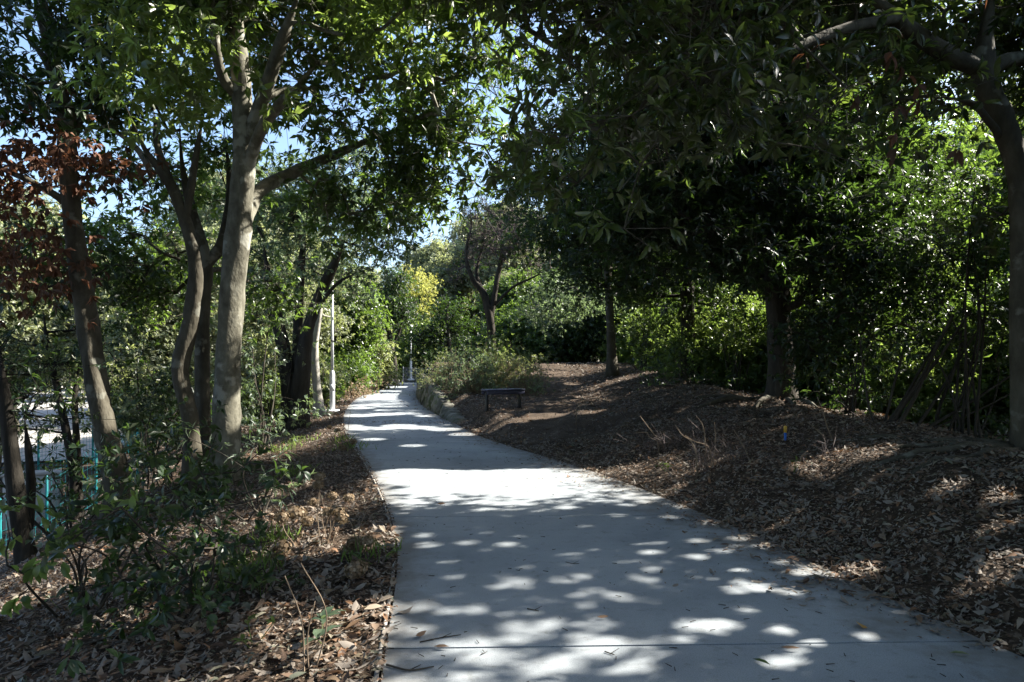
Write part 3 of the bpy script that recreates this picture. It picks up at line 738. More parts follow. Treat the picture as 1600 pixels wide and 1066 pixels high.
tree('evergreen_tree', 'dark tree with dense fine foliage beside the earth path, left of the thick straight trunk', 'tree',
     [([(1076, 575, 20), (1075, 500, 20), (1073, 430, 20), (1060, 330, 20), (1050, 200, 20)], [.24, .21, .19, .15, .1]),
      ([(1074, 440, 20), (1100, 380, 20), (1120, 300, 20)], [.1, .08, .05])],
     [(930, 330, 19.5, 1.9, 1.8, 1.6, 1.1), (900, 400, 20, 1.5, 1.4, .9), (1000, 420, 19.5, 1.7, 1.4, .9), (960, 240, 19.5, 2.0, 1.8, 1.3), (1050, 300, 19.5, 2.0, 1.8, 2.0), (1130, 420, 19, 1.2, 1.0, .9), (840, 330, 20, .9, 1, 1.1, .8), (850, 240, 20, 1, 1, 1, .8), (1030, 150, 20, 2.4, 2.2, 1.6), (1110, 480, 19.3, .8, .8, .7)],
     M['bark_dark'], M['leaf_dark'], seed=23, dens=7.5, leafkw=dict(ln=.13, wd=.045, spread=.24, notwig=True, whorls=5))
tree('evergreen_tree', 'slim straight trunk on the crest beside the upper end of the earth path', 'tree',
     [([(957, 578, 24), (954, 520, 24), (951, 460, 24), (948, 400, 24), (940, 300, 24)], [.17, .145, .135, .12, .08])],
     [(920, 380, 25.5, 1.6, 1.4, 1.2), (1000, 420, 25.5, 1.6, 1.5, 1.1), (890, 470, 29, 1.8, 1.6, 1.0), (960, 320, 25, 2.4, 2, 1.6)],
     M['bark_brown'], M['leaf_blue'], seed=24, dens=4, leafkw=dict(ln=.17, wd=.065, spread=.3, notwig=True, whorls=5), tmpl=T_LO)
def wp(x, y, z): return np.array([x, y, z], float)

def bush(label, base, blobs, leaf, bark, seed, group=None, dens=10, nst=7, kw=None, tmpl=T_MID, name='shrub', cat='shrub', cut=False, lean=(0, 0), rst=.02, crown_name='foliage'):
    R = np.random.default_rng(seed)
    root = tag(empty(name, base), label, cat, group)
    stems = MB(); cr = MB()
    tips, dirs = sample_blobs(blobs, R, dens * 1.4)
    sk = []
    for i in range(nst):
        t = tips[R.integers(len(tips))]
        b = base + np.append(R.normal(0, .10, 2), -.05)
        mid = (b + t) / 2 + np.append(R.normal(0, .12, 2) + np.array(lean), .1)
        s = spline([b, mid, t], 5)
        tube(stems, s, np.linspace(rst, rst * .35, len(s)), 5)
        sk.append(s)
    kk = dict(whorls=3, per=7, ln=.12, wd=.045, spread=.16, droop=.3)
    if kw: kk.update(kw)
    kk['whorls'] = int(kk['whorls'] * 1.7 + .5); kk['spread'] *= 1.25
    sk = np.vstack(sk)
    if len(tips) < 900:
        arr, idx, par, cnt = grow(sk, tips, R, .4)
        rb = np.minimum(.004 * cnt[idx] ** .45, .02)
        prisms(stems, arr[par[idx]], arr[idx], rb * 1.2, rb, 4)
    foliage(cr, tips, dirs, R, tmpl=tmpl, cut=cut, **kk)
    stems.build('stem', bark, root, base)
    cr.build(crown_name, leaf, root, base)
    return root

# unseen trees added out of frame, right, left and behind: they only shade the path (and show from a step aside)
for i, (x, y, h, lab) in enumerate([(9.2, 5.2, 7.2, 'unseen evergreen tree added for shade past the right edge nearest the camera'), (10.6, 8.6, 8.2, 'unseen evergreen tree added for shade past the right edge behind the limb tree'),
                                    (7.4, 2.4, 5.8, 'unseen low evergreen tree added for shade beside the camera on the right bank'), (-4.6, 1.2, 8.5, 'unseen evergreen tree added for shade on the left bank beside the camera'), (2.0, -5.5, 9.0, 'unseen evergreen tree added for shade over the path behind the camera')]):
    b = wp(x, y, float(H(x, y)))
    tree('evergreen_tree', lab, 'tree', [([b, b + [.1, .1, h * .35], b + [0, .2, h * .7]], [.18, .14, .08])],
         [wblob(b + [-.6, 0, h * .62], 2.3, 2.0, h * .27), wblob(b + [-1.8, .4, h * .5], 1.6, 1.6, h * .16), wblob(b + [.8, .8, h * .75], 1.6, 1.6, h * .2)] + ([wblob((-1.6, 2.6, 7.2), 2.6, 2.2, .9), wblob((.8, .8, 7.4), 2.4, 2.2, .9), wblob((-3.5, 4.5, 7.4), 2.2, 2.0, .9), wblob((2.2, -1.5, 7.2), 2.4, 2.2, .9)] if x < -4 else []),  # left-bank tree gets extra unseen crown to block sky light
         M['bark_brown'], M['leaf'], seed=31 + i, dens=15, leafkw=dict(ln=.17, wd=.065, notwig=True, spread=.25))

# ---- hedge-like growth below the crest on the right
rb = [  # label, base px/py/Y, blobs, leaf, dens, kw
 ('small-leaved thicket filling the gap left of the trunk at the right edge', (1500, 690, 9.4), [(1545, 540, 10.4, .5, .5, .8), (1440, 420, 10.4, .8, .6, .7), (1540, 420, 10.2, .7, .7, .7), (1580, 640, 9.2, .3, .4, .5), (1480, 300, 10.3, .8, .7, .6), (1360, 520, 10.6, .5, .5, .6, .8)], 'leaf_dark', 20, SMALL),
 ('dark leafy bush behind the slanting bare stems', (1330, 660, 11.5), [(1330, 600, 11.5, .8, .6, .5, .9), (1370, 480, 11.2, .8, .7, .7), (1310, 420, 11.5, .6, .6, .6), (1250, 620, 12.2, .5, .5, .4)], 'leaf_dark', 13, dict(ln=.12, wd=.04)),
 ('dark rounded bush on the crest just left of the thick straight trunk', (1075, 615, 17.5), [(1075, 570, 17.5, .75, .6, .5), (1110, 585, 17, .6, .5, .4), (1045, 580, 18, .5, .5, .4)], 'leaf_dark', 16, dict(ln=.11, wd=.04)),
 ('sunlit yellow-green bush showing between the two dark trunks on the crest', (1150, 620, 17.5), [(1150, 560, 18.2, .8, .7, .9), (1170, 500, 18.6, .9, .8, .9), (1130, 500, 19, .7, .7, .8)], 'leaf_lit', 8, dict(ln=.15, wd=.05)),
 ('sunlit leafy shrub right of the slim straight trunk', (1005, 578, 26), [(1020, 520, 26, 1.1, 1.1, 1.3), (1040, 480, 26.5, 1.2, 1.1, 1.2), (1000, 460, 27, .9, 1, 1.0), (1040, 560, 25, .9, .8, .6)], 'leaf', 6, dict(ln=.15, wd=.055, spread=.22)),
 ('bluish dense shrub at the far end of the earth path', (880, 568, 36), [(880, 520, 36, 1.8, 1.4, 1.4), (910, 490, 36.5, 1.6, 1.4, 1.6), (865, 480, 37, 1.2, 1.2, 1.6), (940, 540, 34, 1.2, 1, .9)], 'leaf_blue', 4, dict(ln=.18, wd=.07, spread=.28)),
 ('very dark low bush left of the bluish shrub at the top of the earth path', (825, 560, 37), [(825, 510, 37.5, 1.3, 1.1, 1.5), (810, 540, 37, 1.0, 1.0, .9)], 'leaf_dark', 5, dict(ln=.18, wd=.07, spread=.28)),
]
for i, (lab, b, bl, lf, dn, kw) in enumerate(rb):
    bp_ = P(*b); bp_[2] = float(H(bp_[0], bp_[1]))
    bush(lab, bp_, bl, M[lf], M['bark_dark'], 50 + i, dens=dn, kw=kw, nst=9)

# slanting bare stems of a multi-stemmed shrub
for i, (x, y, h, lab) in enumerate([(8.0, 16.6, 9.0, 'evergreen tree added for shade beyond the crest, right of the tree with dense fine foliage'), (6.9, 24.5, 9.0, 'evergreen tree behind the sunlit yellow-green bush on the crest')]):
    b = wp(x, y, float(H(x, y)))  # the nearer of these trees is put in to shade the path
    tree('evergreen_tree', lab, 'tree', [([b, b + [.1, .1, h * .35], b + [0, .2, h * .7]], [.2, .16, .08])],
         [wblob(b + [-.4, 0, h * .62], 2.2, 2.2, h * .26), wblob(b + [-1.5, .4, h * .5], 1.6, 1.8, h * .16), wblob(b + [.8, .8, h * .8], 1.6, 1.6, h * .16), wblob(b + [.2, -1.8, h * .6], 1.6, 1.2, h * .2)],
         M['bark_dark'], M['leaf'], seed=41 + i, dens=6, leafkw=dict(ln=.17, wd=.065, notwig=True, spread=.25), tmpl=T_LO)
b0 = P(1395, 700, 9.6); b0[2] = float(H(b0[0], b0[1]))
root = tag(empty('multi_stemmed_shrub', b0), 'cluster of slanting bare dark stems rising from the crest on the right', 'shrub')
R = np.random.default_rng(5)
for (x0, x1, y1, r) in [(1372, 1400, 590, .022), (1384, 1440, 575, .03), (1392, 1455, 560, .034), (1404, 1470, 555, .028), (1415, 1500, 560, .025), (1360, 1350, 585, .018), (1425, 1560, 600, .026), (1340, 1335, 600, .014), (1465, 1490, 580, .03), (1380, 1425, 610, .018), (1410, 1530, 640, .018)]:
    a = P(x0, 703, 9.6); a[2] = float(H(a[0], a[1])) - .05; a[1] += R.normal(0, .15)
    e = P(x1, y1, 9.7 + R.normal(0, .2))
    s = spline([a, (a * .55 + e * .45) + [R.normal(0, .04), 0, -.03], e, e + (e - a) * .5 + [.05, 0, .1]], 6)
    mb = MB(); tube(mb, s, np.linspace(r, r * .55, len(s)), 7, .12, True, int(x0))
    mb.build('stem', M['bark_dark'], root, b0, True)
cr = MB(); tips, dirs = sample_blobs([(1480, 490, 10, .6, .5, .3), (1430, 520, 9.9, .5, .5, .22, .7), (1545, 560, 9.9, .4, .5, .25, .8)], R, 14)
foliage(cr, tips, dirs, R, **SMALL, cut=False); cr.build('foliage', M['leaf'], root, b0)

# ---- prototypes for trees farther away
def far_tree(name, label, base, h, rad, leaf, bark, seed, n=1400, ln=.28, wd=.11, group=None, shape=None, low=.25):
    R = np.random.default_rng(seed)
    base = np.asarray(base, float)
    bl = []
    for i in range(9):
        t = R.uniform(low, .95); a = R.uniform(0, 6.28)
        w = rad * (shape(t) if shape else (1 - .55 * abs(t - .5) * 2) ** .8)
        rr = R.uniform(0, .6) * w
        s = R.uniform(.38, .62) * w
        bl.append(wblob(base + [rr * math.cos(a), rr * math.sin(a), t * h], s, s, s * .75))
    bl.append(wblob(base + [0, 0, h * .6], rad * .5, rad * .5, h * .25))
    vol = sum(4.19 * b[3] * b[4] * b[5] for b in bl)
    dens = n / vol
    return tree(name, label, 'tree', [([base, base + [.15, 0, h * .3], base + [-.1, .1, h * .62], base + [0, .1, h * .85]], [rad * .075, rad * .06, rad * .04, rad * .015])],
                bl, bark, leaf, group=group, seed=seed, dens=dens, cut=False, tmpl=T_LO, leafkw=dict(whorls=4, per=7, ln=ln, wd=wd, spread=.3, notwig=True), twigk=.018, k=9)

def P0(px, Y, py=None):
    p = P(px, HOR, Y)
    p[2] = float(H(p[0], p[1])) if py is None else P(px, py, Y)[2]
    return p

b = P0(616, 46, 601)
tree('round_tree', 'dark dome-crowned tree standing by the far bend of the concrete path', 'tree', [([b, P(615, 560, 46), P(608, 520, 46), P(598, 480, 46), P(592, 440, 46)], [.2, .18, .15, .11, .05]), ([P(612, 540, 46), P(625, 515, 46), P(632, 480, 46)], [.1, .08, .03])],
     [(590, 485, 46, 2.1, 2, 1.7), (618, 478, 46, 1.1, 1.4, 1.4), (562, 505, 46, 1.2, 1.4, 1.2), (600, 445, 46, 1.3, 1.4, .9), (628, 500, 46, .7, 1, .8)], M['bark_dark'], M['leaf_dark'], seed=61, dens=4.5, cut=False, tmpl=T_LO, leafkw=dict(ln=.18, wd=.07, spread=.24, notwig=True), k=9)
b = P0(650, 60)
tree('yellowing_tree', 'sunlit yellow-green tree rising behind the dark dome-crowned tree', 'tree', [([b, P(651, 540, 60), P(650, 490, 60), P(646, 440, 60)], [.22, .18, .14, .05])],
     [(646, 452, 60, 1.7, 1.3, 1.6), (657, 490, 60, 1.8, 1.3, 1.8), (640, 430, 60, .9, 1, .8), (664, 520, 60, 1.0, 1, 1.2)], M['bark'], M['leaf_yellow'], seed=62, dens=4, cut=False, tmpl=T_LO, leafkw=dict(ln=.17, wd=.08, spread=.26, notwig=True), k=9)
b = P0(704, 36)
tree('dark_evergreen', 'low black-green tree between the far path and the bushy mound', 'tree', [([b, P(702, 540, 36), P(698, 505, 36), P(700, 470, 36)], [.16, .13, .1, .04]), ([P(702, 545, 36), P(680, 530, 36), P(662, 520, 36)], [.09, .07, .03])],
     [(700, 510, 36, 1.4, 1.2, 1.1), (668, 545, 36, .9, .9, .7), (735, 525, 36, .9, 1, .9), (712, 480, 36, .7, .8, .6), (655, 525, 36, .5, .6, .5), (690, 570, 35, 1.0, .8, .5)], M['bark_dark'], M['leaf_dark'], seed=65, dens=6, cut=False, tmpl=T_LO, leafkw=dict(ln=.16, wd=.06, spread=.24, notwig=True), k=9)
far_tree('tall_evergreen', 'tall pale olive tree below the sky gap at the end of the path', P0(690, 72), 17, 6.0, M['leaf_pale'], M['bark'], 63, 2600, .32, .13)
far_tree('tall_evergreen', 'broad olive tree just right of the sky gap in the distance', P0(790, 66), 15.5, 5.5, M['leaf_pale'], M['bark'], 64, 2400, .3, .12)
far_tree('dark_evergreen', 'dark tree overhanging the left of the path beyond the lamp post', P0(528, 34), 5.6, 1.7, M['leaf'], M['bark_dark'], 66, 1500, .2, .08, low=.4)
far_tree('pale_shrub_tree', 'sunlit bushy tree right behind the white lamp post', P0(560, 40), 3.0, 1.5, M['leaf_olive'], M['bark_pale'], 67, 1300, .19, .075, low=.12)
far_tree('evergreen_backdrop_tree', 'mid green tree behind the far thin white lamp post', P0(668, 57), 4.2, 2.2, M['leaf_lit'], M['bark_dark'], 68, 1500, .24, .09, low=.1)
# bare tree with purple-grey twigs on the mound
bt = P0(768, 29)
R = np.random.default_rng(70)
tw = MB(); root = tag(empty('bare_tree', bt), 'leafless forked tree with purple-grey twigs rising behind the bushy mound', 'tree')
tk = MB()
stemsb = [([bt, P(768, 545, 29), P(766, 500, 29), P(756, 460, 29), P(738, 435, 29), P(728, 400, 29), P(735, 360, 28.8)], [.22, .19, .18, .15, .11, .08, .04]),
          ([P(766, 500, 29), P(776, 440, 29), P(785, 390, 29), P(780, 340, 29)], [.13, .11, .09, .05]), ([P(760, 470, 29), P(745, 430, 29.3), P(752, 390, 29.6), P(760, 350, 29.8)], [.09, .08, .06, .03]),
          ([P(770, 480, 29), P(800, 450, 29), P(830, 435, 28.6), P(860, 420, 28)], [.06, .05, .04, .02])]
sk = []
for i, (pp, rr) in enumerate(stemsb):
    s = spline(np.column_stack([np.array(pp), rr]), 6); tube(tk, s[:, :3], s[:, 3], 9, .1, True, i); sk.append(s[:, :3])
tk.build('trunk', M['bark_dark'], root, bt, True)
tips, dirs = sample_blobs([(770, 360, 28.8, 1.9, 1.6, 1.1), (820, 390, 28.6, 1.6, 1.4, .9), (725, 400, 29, 1.0, 1, .9), (850, 350, 28.4, 1.6, 1.4, 1.1), (800, 300, 28.8, 1.3, 1.3, .7)], R, 14)
arr, idx, par, cnt = grow(np.vstack(sk), tips, R, .4)
rbx = np.minimum(.010 * cnt[idx] ** .42, .05)
prisms(tw, arr[par[idx]], arr[idx], rbx * 1.1, rbx, 4)
e = np.repeat(tips, 5, 0); prisms(tw, e, e + .32 * R.standard_normal(e.shape) + [0, 0, .1], .009, .005, 3)
tw.build('branches', M['twig_purple'], root, bt)
cr = MB(); foliage(cr, tips[::2], dirs[::2], R, whorls=2, per=6, ln=.16, wd=.06, tmpl=T_LO, cut=False); cr.build('crown', M['leaf_dark'], root, bt)

# ---- backdrop of trees: a few kinds, copied
protos = []
for i, (lf, bk, h, r, lab) in enumerate([('leaf', 'bark_dark', 9, 3.4, 'mid green'), ('leaf_pale', 'bark', 10.5, 3.6, 'pale olive'), ('leaf_lit', 'bark_brown', 7.5, 2.9, 'fresh green'), ('leaf_dark', 'bark_dark', 8.5, 3.2, 'deep green')]):
    protos.append((far_tree('background_tree', 'x', (0, 0, 0), h, r, M[lf], M[bk], 80 + i, 1700, .22, .09, low=.1), lab, [False]))
for i, (lf, bk, h, r, lab) in enumerate([('leaf_pale', 'bark', 10.5, 3.4, 'high-crowned pale'), ('leaf_lit', 'bark_brown', 10, 3.2, 'high-crowned fresh green')]):
    protos.append((far_tree('background_tree', 'x', (0, 0, 0), h, r, M[lf], M[bk], 90 + i, 1300, .2, .08, low=.48), lab, [False]))
spots = [  # kind, x, y, scale, where
 (3, 11.4, 14.4, .5, 'sunlit beyond the small-leaved thicket on the right'), (2, 15.6, 11.2, .9, 'behind the right crest near the frame edge'), (2, 18.6, 19.5, 1.1, 'between the right crest thickets'),
 (1, 17.5, 24, 1.0, 'deep in the wood on the right'), (2, 20.5, 25.5, 1.2, 'behind the thick straight trunk on the crest'), (2, 15, 31, .8, 'behind the sunlit shrub on the right'), (0, 9.5, 34, .65, 'right of the slim straight trunk'),
 (3, 6.5, 41, .7, 'behind the bluish shrub at the top of the earth path'), (1, 13, 48, 1.2, 'far behind the earth path'), (1, 3.5, 50, .75, 'straight ahead above the earth path'), (1, -.5, 56, .7, 'behind the leafless forked tree'),
 (0, 22, 36, 1.3, 'far right behind the crest'), (1, 24, 52, 1.4, 'farthest on the right'),
 (1, -9.0, 21.5, .6, 'below the dark three-stemmed trunk'), (1, -9.0, 17.0, .45, 'directly behind the pale grey trunk'), (4, -11.5, 29, .9, 'left of the lamp post in the distance'), (1, -12.5, 25, .35, 'on the lower slope behind the two-stemmed tree'),
 (1, -15, 40, 1.0, 'left of the far path in the sun'), (1, -14.5, 52, .9, 'beyond the far bend on the left'), (1, -21, 60, 1.2, 'beyond the sunny lot right of the leaning tree'), (0, -34, 72, 1.3, 'beyond the sunny lot behind the leaning tree'),
 (1, -48, 80, 1.5, 'beyond the sunny lot at the left edge'), (2, -62, 84, 1.4, 'farthest left past the sunny lot'), (1, -27, 82, 1.5, 'far back over the sunny lot'), (0, -12, 74, 1.3, 'behind the yellow-green tree'), (3, 4, 64, 1.2, 'far behind the leafless tree'),
]
spots += [
 (2, 9.6, 16.5, .5, 'low beyond the crest right of the thick trunk'), (0, 12.4, 11.4, .75, 'at the right edge behind the limb tree trunk'), (2, 16.8, 15.0, .9, 'in the light between the two dark trunks'), (3, 7.6, 26, .5, 'right of the sunlit shrub on the crest'),
 (1, 11, 27, .65, 'in the middle of the right wood'), (2, 16.5, 20.5, 1.1, 'sunlit well behind the thicket'), (2, 7.0, 22.5, .4, 'low behind the dark rounded bush'), (0, 19, 29, 1.2, 'deep behind the thick trunk'), (3, 5.6, 33.5, .7, 'beside the upper end of the earth path'), (1, 8.5, 54, 1.3, 'behind the end of the earth path'),
 (1, 17.5, 13.2, .9, 'far to the right of the frame edge'), (3, 3.6, 40, .75, 'closing the end of the earth path'), (0, .6, 42, .7, 'left of the end of the earth path'), (0, 16, 40, 1.3, 'far right in the wood'),
 (4, -11.2, 32.0, .75, 'tall behind the two-stemmed tree on the lower slope'), (4, -16.5, 21.5, 1.0, 'tall behind the leaning tree on the lower slope'), (4, -9.6, 25, .95, 'behind the dark three-stemmed trunk'), (5, -24, 33, .8, 'left of the leaning tree on the lower slope'),
 (4, -13.5, 41, .95, 'right of the sunny lot'), (0, -13.4, 38, .8, 'beside the far left edge of the path'), (1, -19, 46, 1.4, 'beyond the fence behind the pale trunk'), (1, -13.6, 60, 1.0, 'at the far turn of the path'), (1, -4, 75, 1.7, 'highest on the far slope'), (0, 10, 74, 1.7, 'on the far slope to the right'),
 (0, -30, 60, 1.2, 'past the lot between the saplings'), (1, -40, 66, 1.3, 'past the lot behind the thin sapling'), (0, -55, 74, 1.5, 'past the lot at the far left'), (3, -70, 90, 1.6, 'at the far left skyline'), (0, 28, 60, 1.7, 'on the right skyline'), (3, 20, 66, 1.7, 'on the skyline behind the crest'),
]
for n_, (k, x, y, s, where) in enumerate(spots):
    pr, lab, used = protos[k]
    o = pr if not used[0] else copy_tree(pr)
    used[0] = True
    o.location = (x, y, float(H(x, y)) - .1); o.scale = (s, s, s); o.rotation_euler = (0, 0, n_ * 1.7)
    tag(o, lab + ' tree ' + where, 'tree', 'background trees of the wood')

shp = far_tree('background_shrub', 'x', (0, 0, 0), 2.0, 1.7, M['leaf'], M['bark_dark'], 95, 1100, .14, .055, low=.12)
sh2 = far_tree('background_shrub', 'x', (0, 0, 0), 1.8, 1.5, M['leaf_lit'], M['bark_brown'], 96, 900, .13, .05, low=.12)
shr = [(0, 3.0, 36.5, 1.1, 'closing the top of the earth path'), (0, 1.0, 38.5, 1.2, 'behind the brow of the earth path'), (1, 6.2, 31.5, 1.0, 'right of the slim straight trunk'), (0, 8.3, 29, 1.1, 'under the trees right of the earth path'), (1, 6.2, 20.5, .9, 'below the crest between two dark trunks'),
       (0, 8.2, 18.5, 1.1, 'in the hollow behind the dark rounded bush'), (1, 8.6, 14.4, .8, 'in the hollow right of the thick straight trunk'), (0, 10.2, 15.5, 1.2, 'deeper in the hollow on the right'), (0, 10.8, 13.2, .9, 'behind the slanting bare stems'), (0, 12.5, 13.0, 1.2, 'at the right frame edge in the hollow'),
       (0, -2.4, 40, .6, 'behind the bushy mound'), (0, 11, 24, 1.3, 'in the wood right of the crest'), (1, 13, 21, 1.2, 'lit in the wood right of the crest'), (0, 7.2, 35, 1.2, 'right behind the earth path'), (0, 10.5, 38, 1.3, 'far back on the right plateau'),
       (0, -8.4, 27, .8, 'left of the path beyond the lamp post'), (1, -8.2, 23.4, .6, 'behind the thin pale trunk'), (0, -8.8, 33, 1.0, 'behind the dry tan plants'), (0, -11.6, 44, 1.1, 'left of the wire fence'), (1, -10, 47, 1.0, 'behind the wire fence'), (1, -4.0, 49, .8, 'at the right of the far bend')]
seen = [False, False]
for n_, (k, x, y, s, where) in enumerate(shr):
    pr = (shp, sh2)[k]
    o = pr if not seen[k] else copy_tree(pr)
    seen[k] = True
    o.location = (x, y, float(H(x, y)) - .05); o.scale = (s, s, s); o.rotation_euler = (0, 0, n_ * 2.1)
    tag(o, ('dark green', 'bright green')[k] + ' shrub ' + where, 'shrub', 'background shrubs of the wood')

# ---- left: thin trees, shrubs and the fence below the slope
thin = [([(118, 800, 12), (112, 720, 12), (92, 620, 12), (75, 540, 12), (65, 470, 12)], [.075, .07, .06, .045, .03], [(80, 560, 12, .9, .8, .5), (40, 620, 12, .9, .8, .4), (110, 500, 12.4, .8, .7, .5), (20, 530, 12, .7, .7, .5, .7)], 'thin dark leaning sapling left of the leaning tree', 'leaf_olive'),
        ([(122, 790, 12.6), (120, 700, 12.6), (117, 620, 12.6), (125, 560, 12.6)], [.07, .065, .05, .03], [(150, 570, 12.8, .7, .6, .5), (100, 650, 12.6, .6, .6, .3, .7)], 'thin upright pair of stems just left of the leaning tree', 'leaf_olive'),
        ([(42, 880, 8.4), (30, 800, 8.4), (18, 700, 8.4), (8, 620, 8.4), (0, 540, 8.4)], [.11, .10, .085, .07, .05], [(-20, 560, 8.6, .7, .7, .5), (40, 600, 9, .5, .5, .25, .7), (20, 660, 9, .5, .5, .25, .7)], 'dark crooked trunk at the lower left by the teal fence', 'leaf_dark'),
        ([(40, 870, 8.6), (48, 760, 8.7), (38, 650, 8.8)], [.06, .05, .03], [(60, 640, 9, .5, .5, .25, .6)], 'slim stem growing beside the dark crooked trunk', 'leaf_dark')]
for i, (st, rr, bl, lab, lf) in enumerate(thin):
    tree('sapling', lab, 'tree', [(st, rr)], bl, M['bark_black'], M[lf], seed=90 + i, dens=7, leafkw=dict(ln=.11, wd=.032, spread=.17, per=6), cut=False, k=8, flare=.3)
lb = [
 ('dense dark shrub between the leaning tree and the two-stemmed tree', (235, 760, 12), [(330, 640, 12.6, .5, .5, .9), (230, 640, 12.2, .8, .7, .6), (210, 560, 12.4, .8, .7, .6), (260, 700, 11.6, .5, .6, .5), (190, 700, 12, .35, .5, .4)], 'leaf_dark', 13, dict(ln=.11, wd=.04)),
 ('leafy shrub growing around the foot of the two-stemmed tree', (295, 790, 8.6), [(260, 730, 8.6, .5, .5, .35), (330, 740, 8.8, .45, .4, .35), (220, 780, 8.4, .45, .4, .25), (380, 740, 9.2, .2, .3, .25, .6)], 'leaf_dark', 32, dict(ln=.13, wd=.05, per=6)),
 ('bushy undergrowth behind the pale grey trunk', (410, 700, 13.5), [(410, 620, 13.8, .6, .6, .8), (400, 520, 14.2, .6, .6, .7), (420, 680, 13, .45, .5, .35)], 'leaf_blue', 13, dict(ln=.11, wd=.042)),
 ('large-leaved evergreen shrub in front at the lower left', (270, 985, 4.5), [(250, 880, 4.6, .42, .3, .26), (330, 850, 4.8, .3, .3, .22), (290, 950, 4.5, .22, .2, .16), (345, 800, 5.2, .18, .25, .2), (220, 940, 4.5, .2, .18, .12)], 'leaf_dark', 190, dict(ln=.092, wd=.037, per=6, whorls=2, spread=.09, droop=.25)),
 ('small bright green shrub with broad pale leaves beside the large-leaved shrub', (135, 875, 5.2), [(135, 835, 5.2, .17, .14, .08), (115, 850, 5.2, .10, .1, .06)], 'leaf_lit', 200, dict(ln=.13, wd=.055, per=5, whorls=1, spread=.05, droop=.3)),
 ('tall thin-leaved shrub rising behind the left bank of dried flowers', (405, 800, 7.6), [(405, 700, 7.8, .18, .2, .35, .8), (420, 760, 7.4, .14, .14, .2, .8)], 'leaf_blue', 40, dict(ln=.13, wd=.016, per=5, whorls=2, spread=.1, droop=.1)),
 ('thin dark sprays screening the teal fence beside the dark crooked trunk', (95, 840, 9.6), [(70, 760, 9.8, .45, .4, .3, .6), (120, 730, 10.2, .4, .4, .3, .6), (20, 720, 9.6, .4, .4, .3, .6), (140, 800, 9.2, .3, .3, .2, .7)], 'leaf_dark', 16, dict(ln=.10, wd=.032)),
 ('grey-green undergrowth left of the dark three-stemmed trunk', (425, 660, 17), [(415, 600, 17.5, .7, .6, .9), (440, 640, 17, .5, .5, .5), (395, 540, 18, .7, .7, .9)], 'leaf_olive', 11, dict(ln=.12, wd=.045)),
 ('sunlit bush behind the foot of the thin pale trunk', (490, 625, 24), [(490, 580, 24.5, .8, .7, .9), (475, 540, 25, .8, .7, .8), (505, 610, 24, .5, .5, .5)], 'leaf_olive', 9, dict(ln=.13, wd=.05)),
]
for i, (lab, b, bl, lf, dn, kw) in enumerate(lb):
    bp_ = P(*b); bp_[2] = float(H(bp_[0], bp_[1]))
    bush(lab, bp_, bl, M[lf], M['bark_dark'], 120 + i, dens=dn, kw=kw, nst=8, rst=.012 if bp_[1] < 9 else .02, tmpl=T_HI if bp_[1] < 6 else T_MID)

def mesh_fence(name, label, pts, h, mat, dx=.10, dz=.12, wire=.006, post=.03, cat='fence', step=2.0):
    pts = [np.asarray(p, float) for p in pts]
    root = tag(empty(name, pts[0]), label, cat)
    mb = MB(); A_, B_ = [], []
    for a, b in zip(pts[:-1], pts[1:]):
        L_ = np.linalg.norm(b - a); n = int(L_ / dx)
        f = np.linspace(0, 1, n + 1)[:, None]; lo = a + (b - a) * f
        A_.append(lo + [0, 0, .05]); B_.append(lo + [0, 0, h])
        for z in np.arange(.08, h, dz):
            A_.append((a + [0, 0, z])[None]); B_.append((b + [0, 0, z])[None])
    prisms(mb, np.vstack(A_), np.vstack(B_), wire, wire, 4)
    mb.build('wire_mesh', mat, root, pts[0])
    for p in pts:
        pm_ = MB(); tube(pm_, [p + [0, 0, -.3], p + [0, 0, h * .5], p + [0, 0, h + .04], p + [0, 0, h + .07]], [post, post, post, post * .4], 10)
        pm_.build('post', mat, root, pts[0])
    return root
def fp(px, Y, dz=0):
    p = P0(px, Y); p[2] += dz; return p
mesh_fence('mesh_fence', 'teal wire mesh fence at the foot of the left slope by the dark crooked trunk', [fp(-60, 12.5), fp(0, 13), fp(73, 13.6), fp(150, 14.4), fp(215, 15.4), fp(260, 16.6)], 1.15, M['teal'], .09, .2, .0035, .028)
mesh_fence('mesh_fence', 'bright teal mesh fence farther off at the edge of the sunny lot', [fp(-20, 24), fp(60, 25), fp(105, 25.6), fp(145, 26.2), fp(200, 27), fp(260, 28.4)], 1.5, M['teal'], .10, .14, .006, .04)
b = P0(52, 17); mb = MB(); box(mb, b + [0, 0, .62], (.62, .12, .66), .25, .02); box(mb, b + [0, 0, 1.32], (.68, .16, .05), .25, .015)
tag(mb.build('concrete_pillar', M['concrete_raw'], None, b), 'pale concrete block standing behind the teal fence', 'pillar')

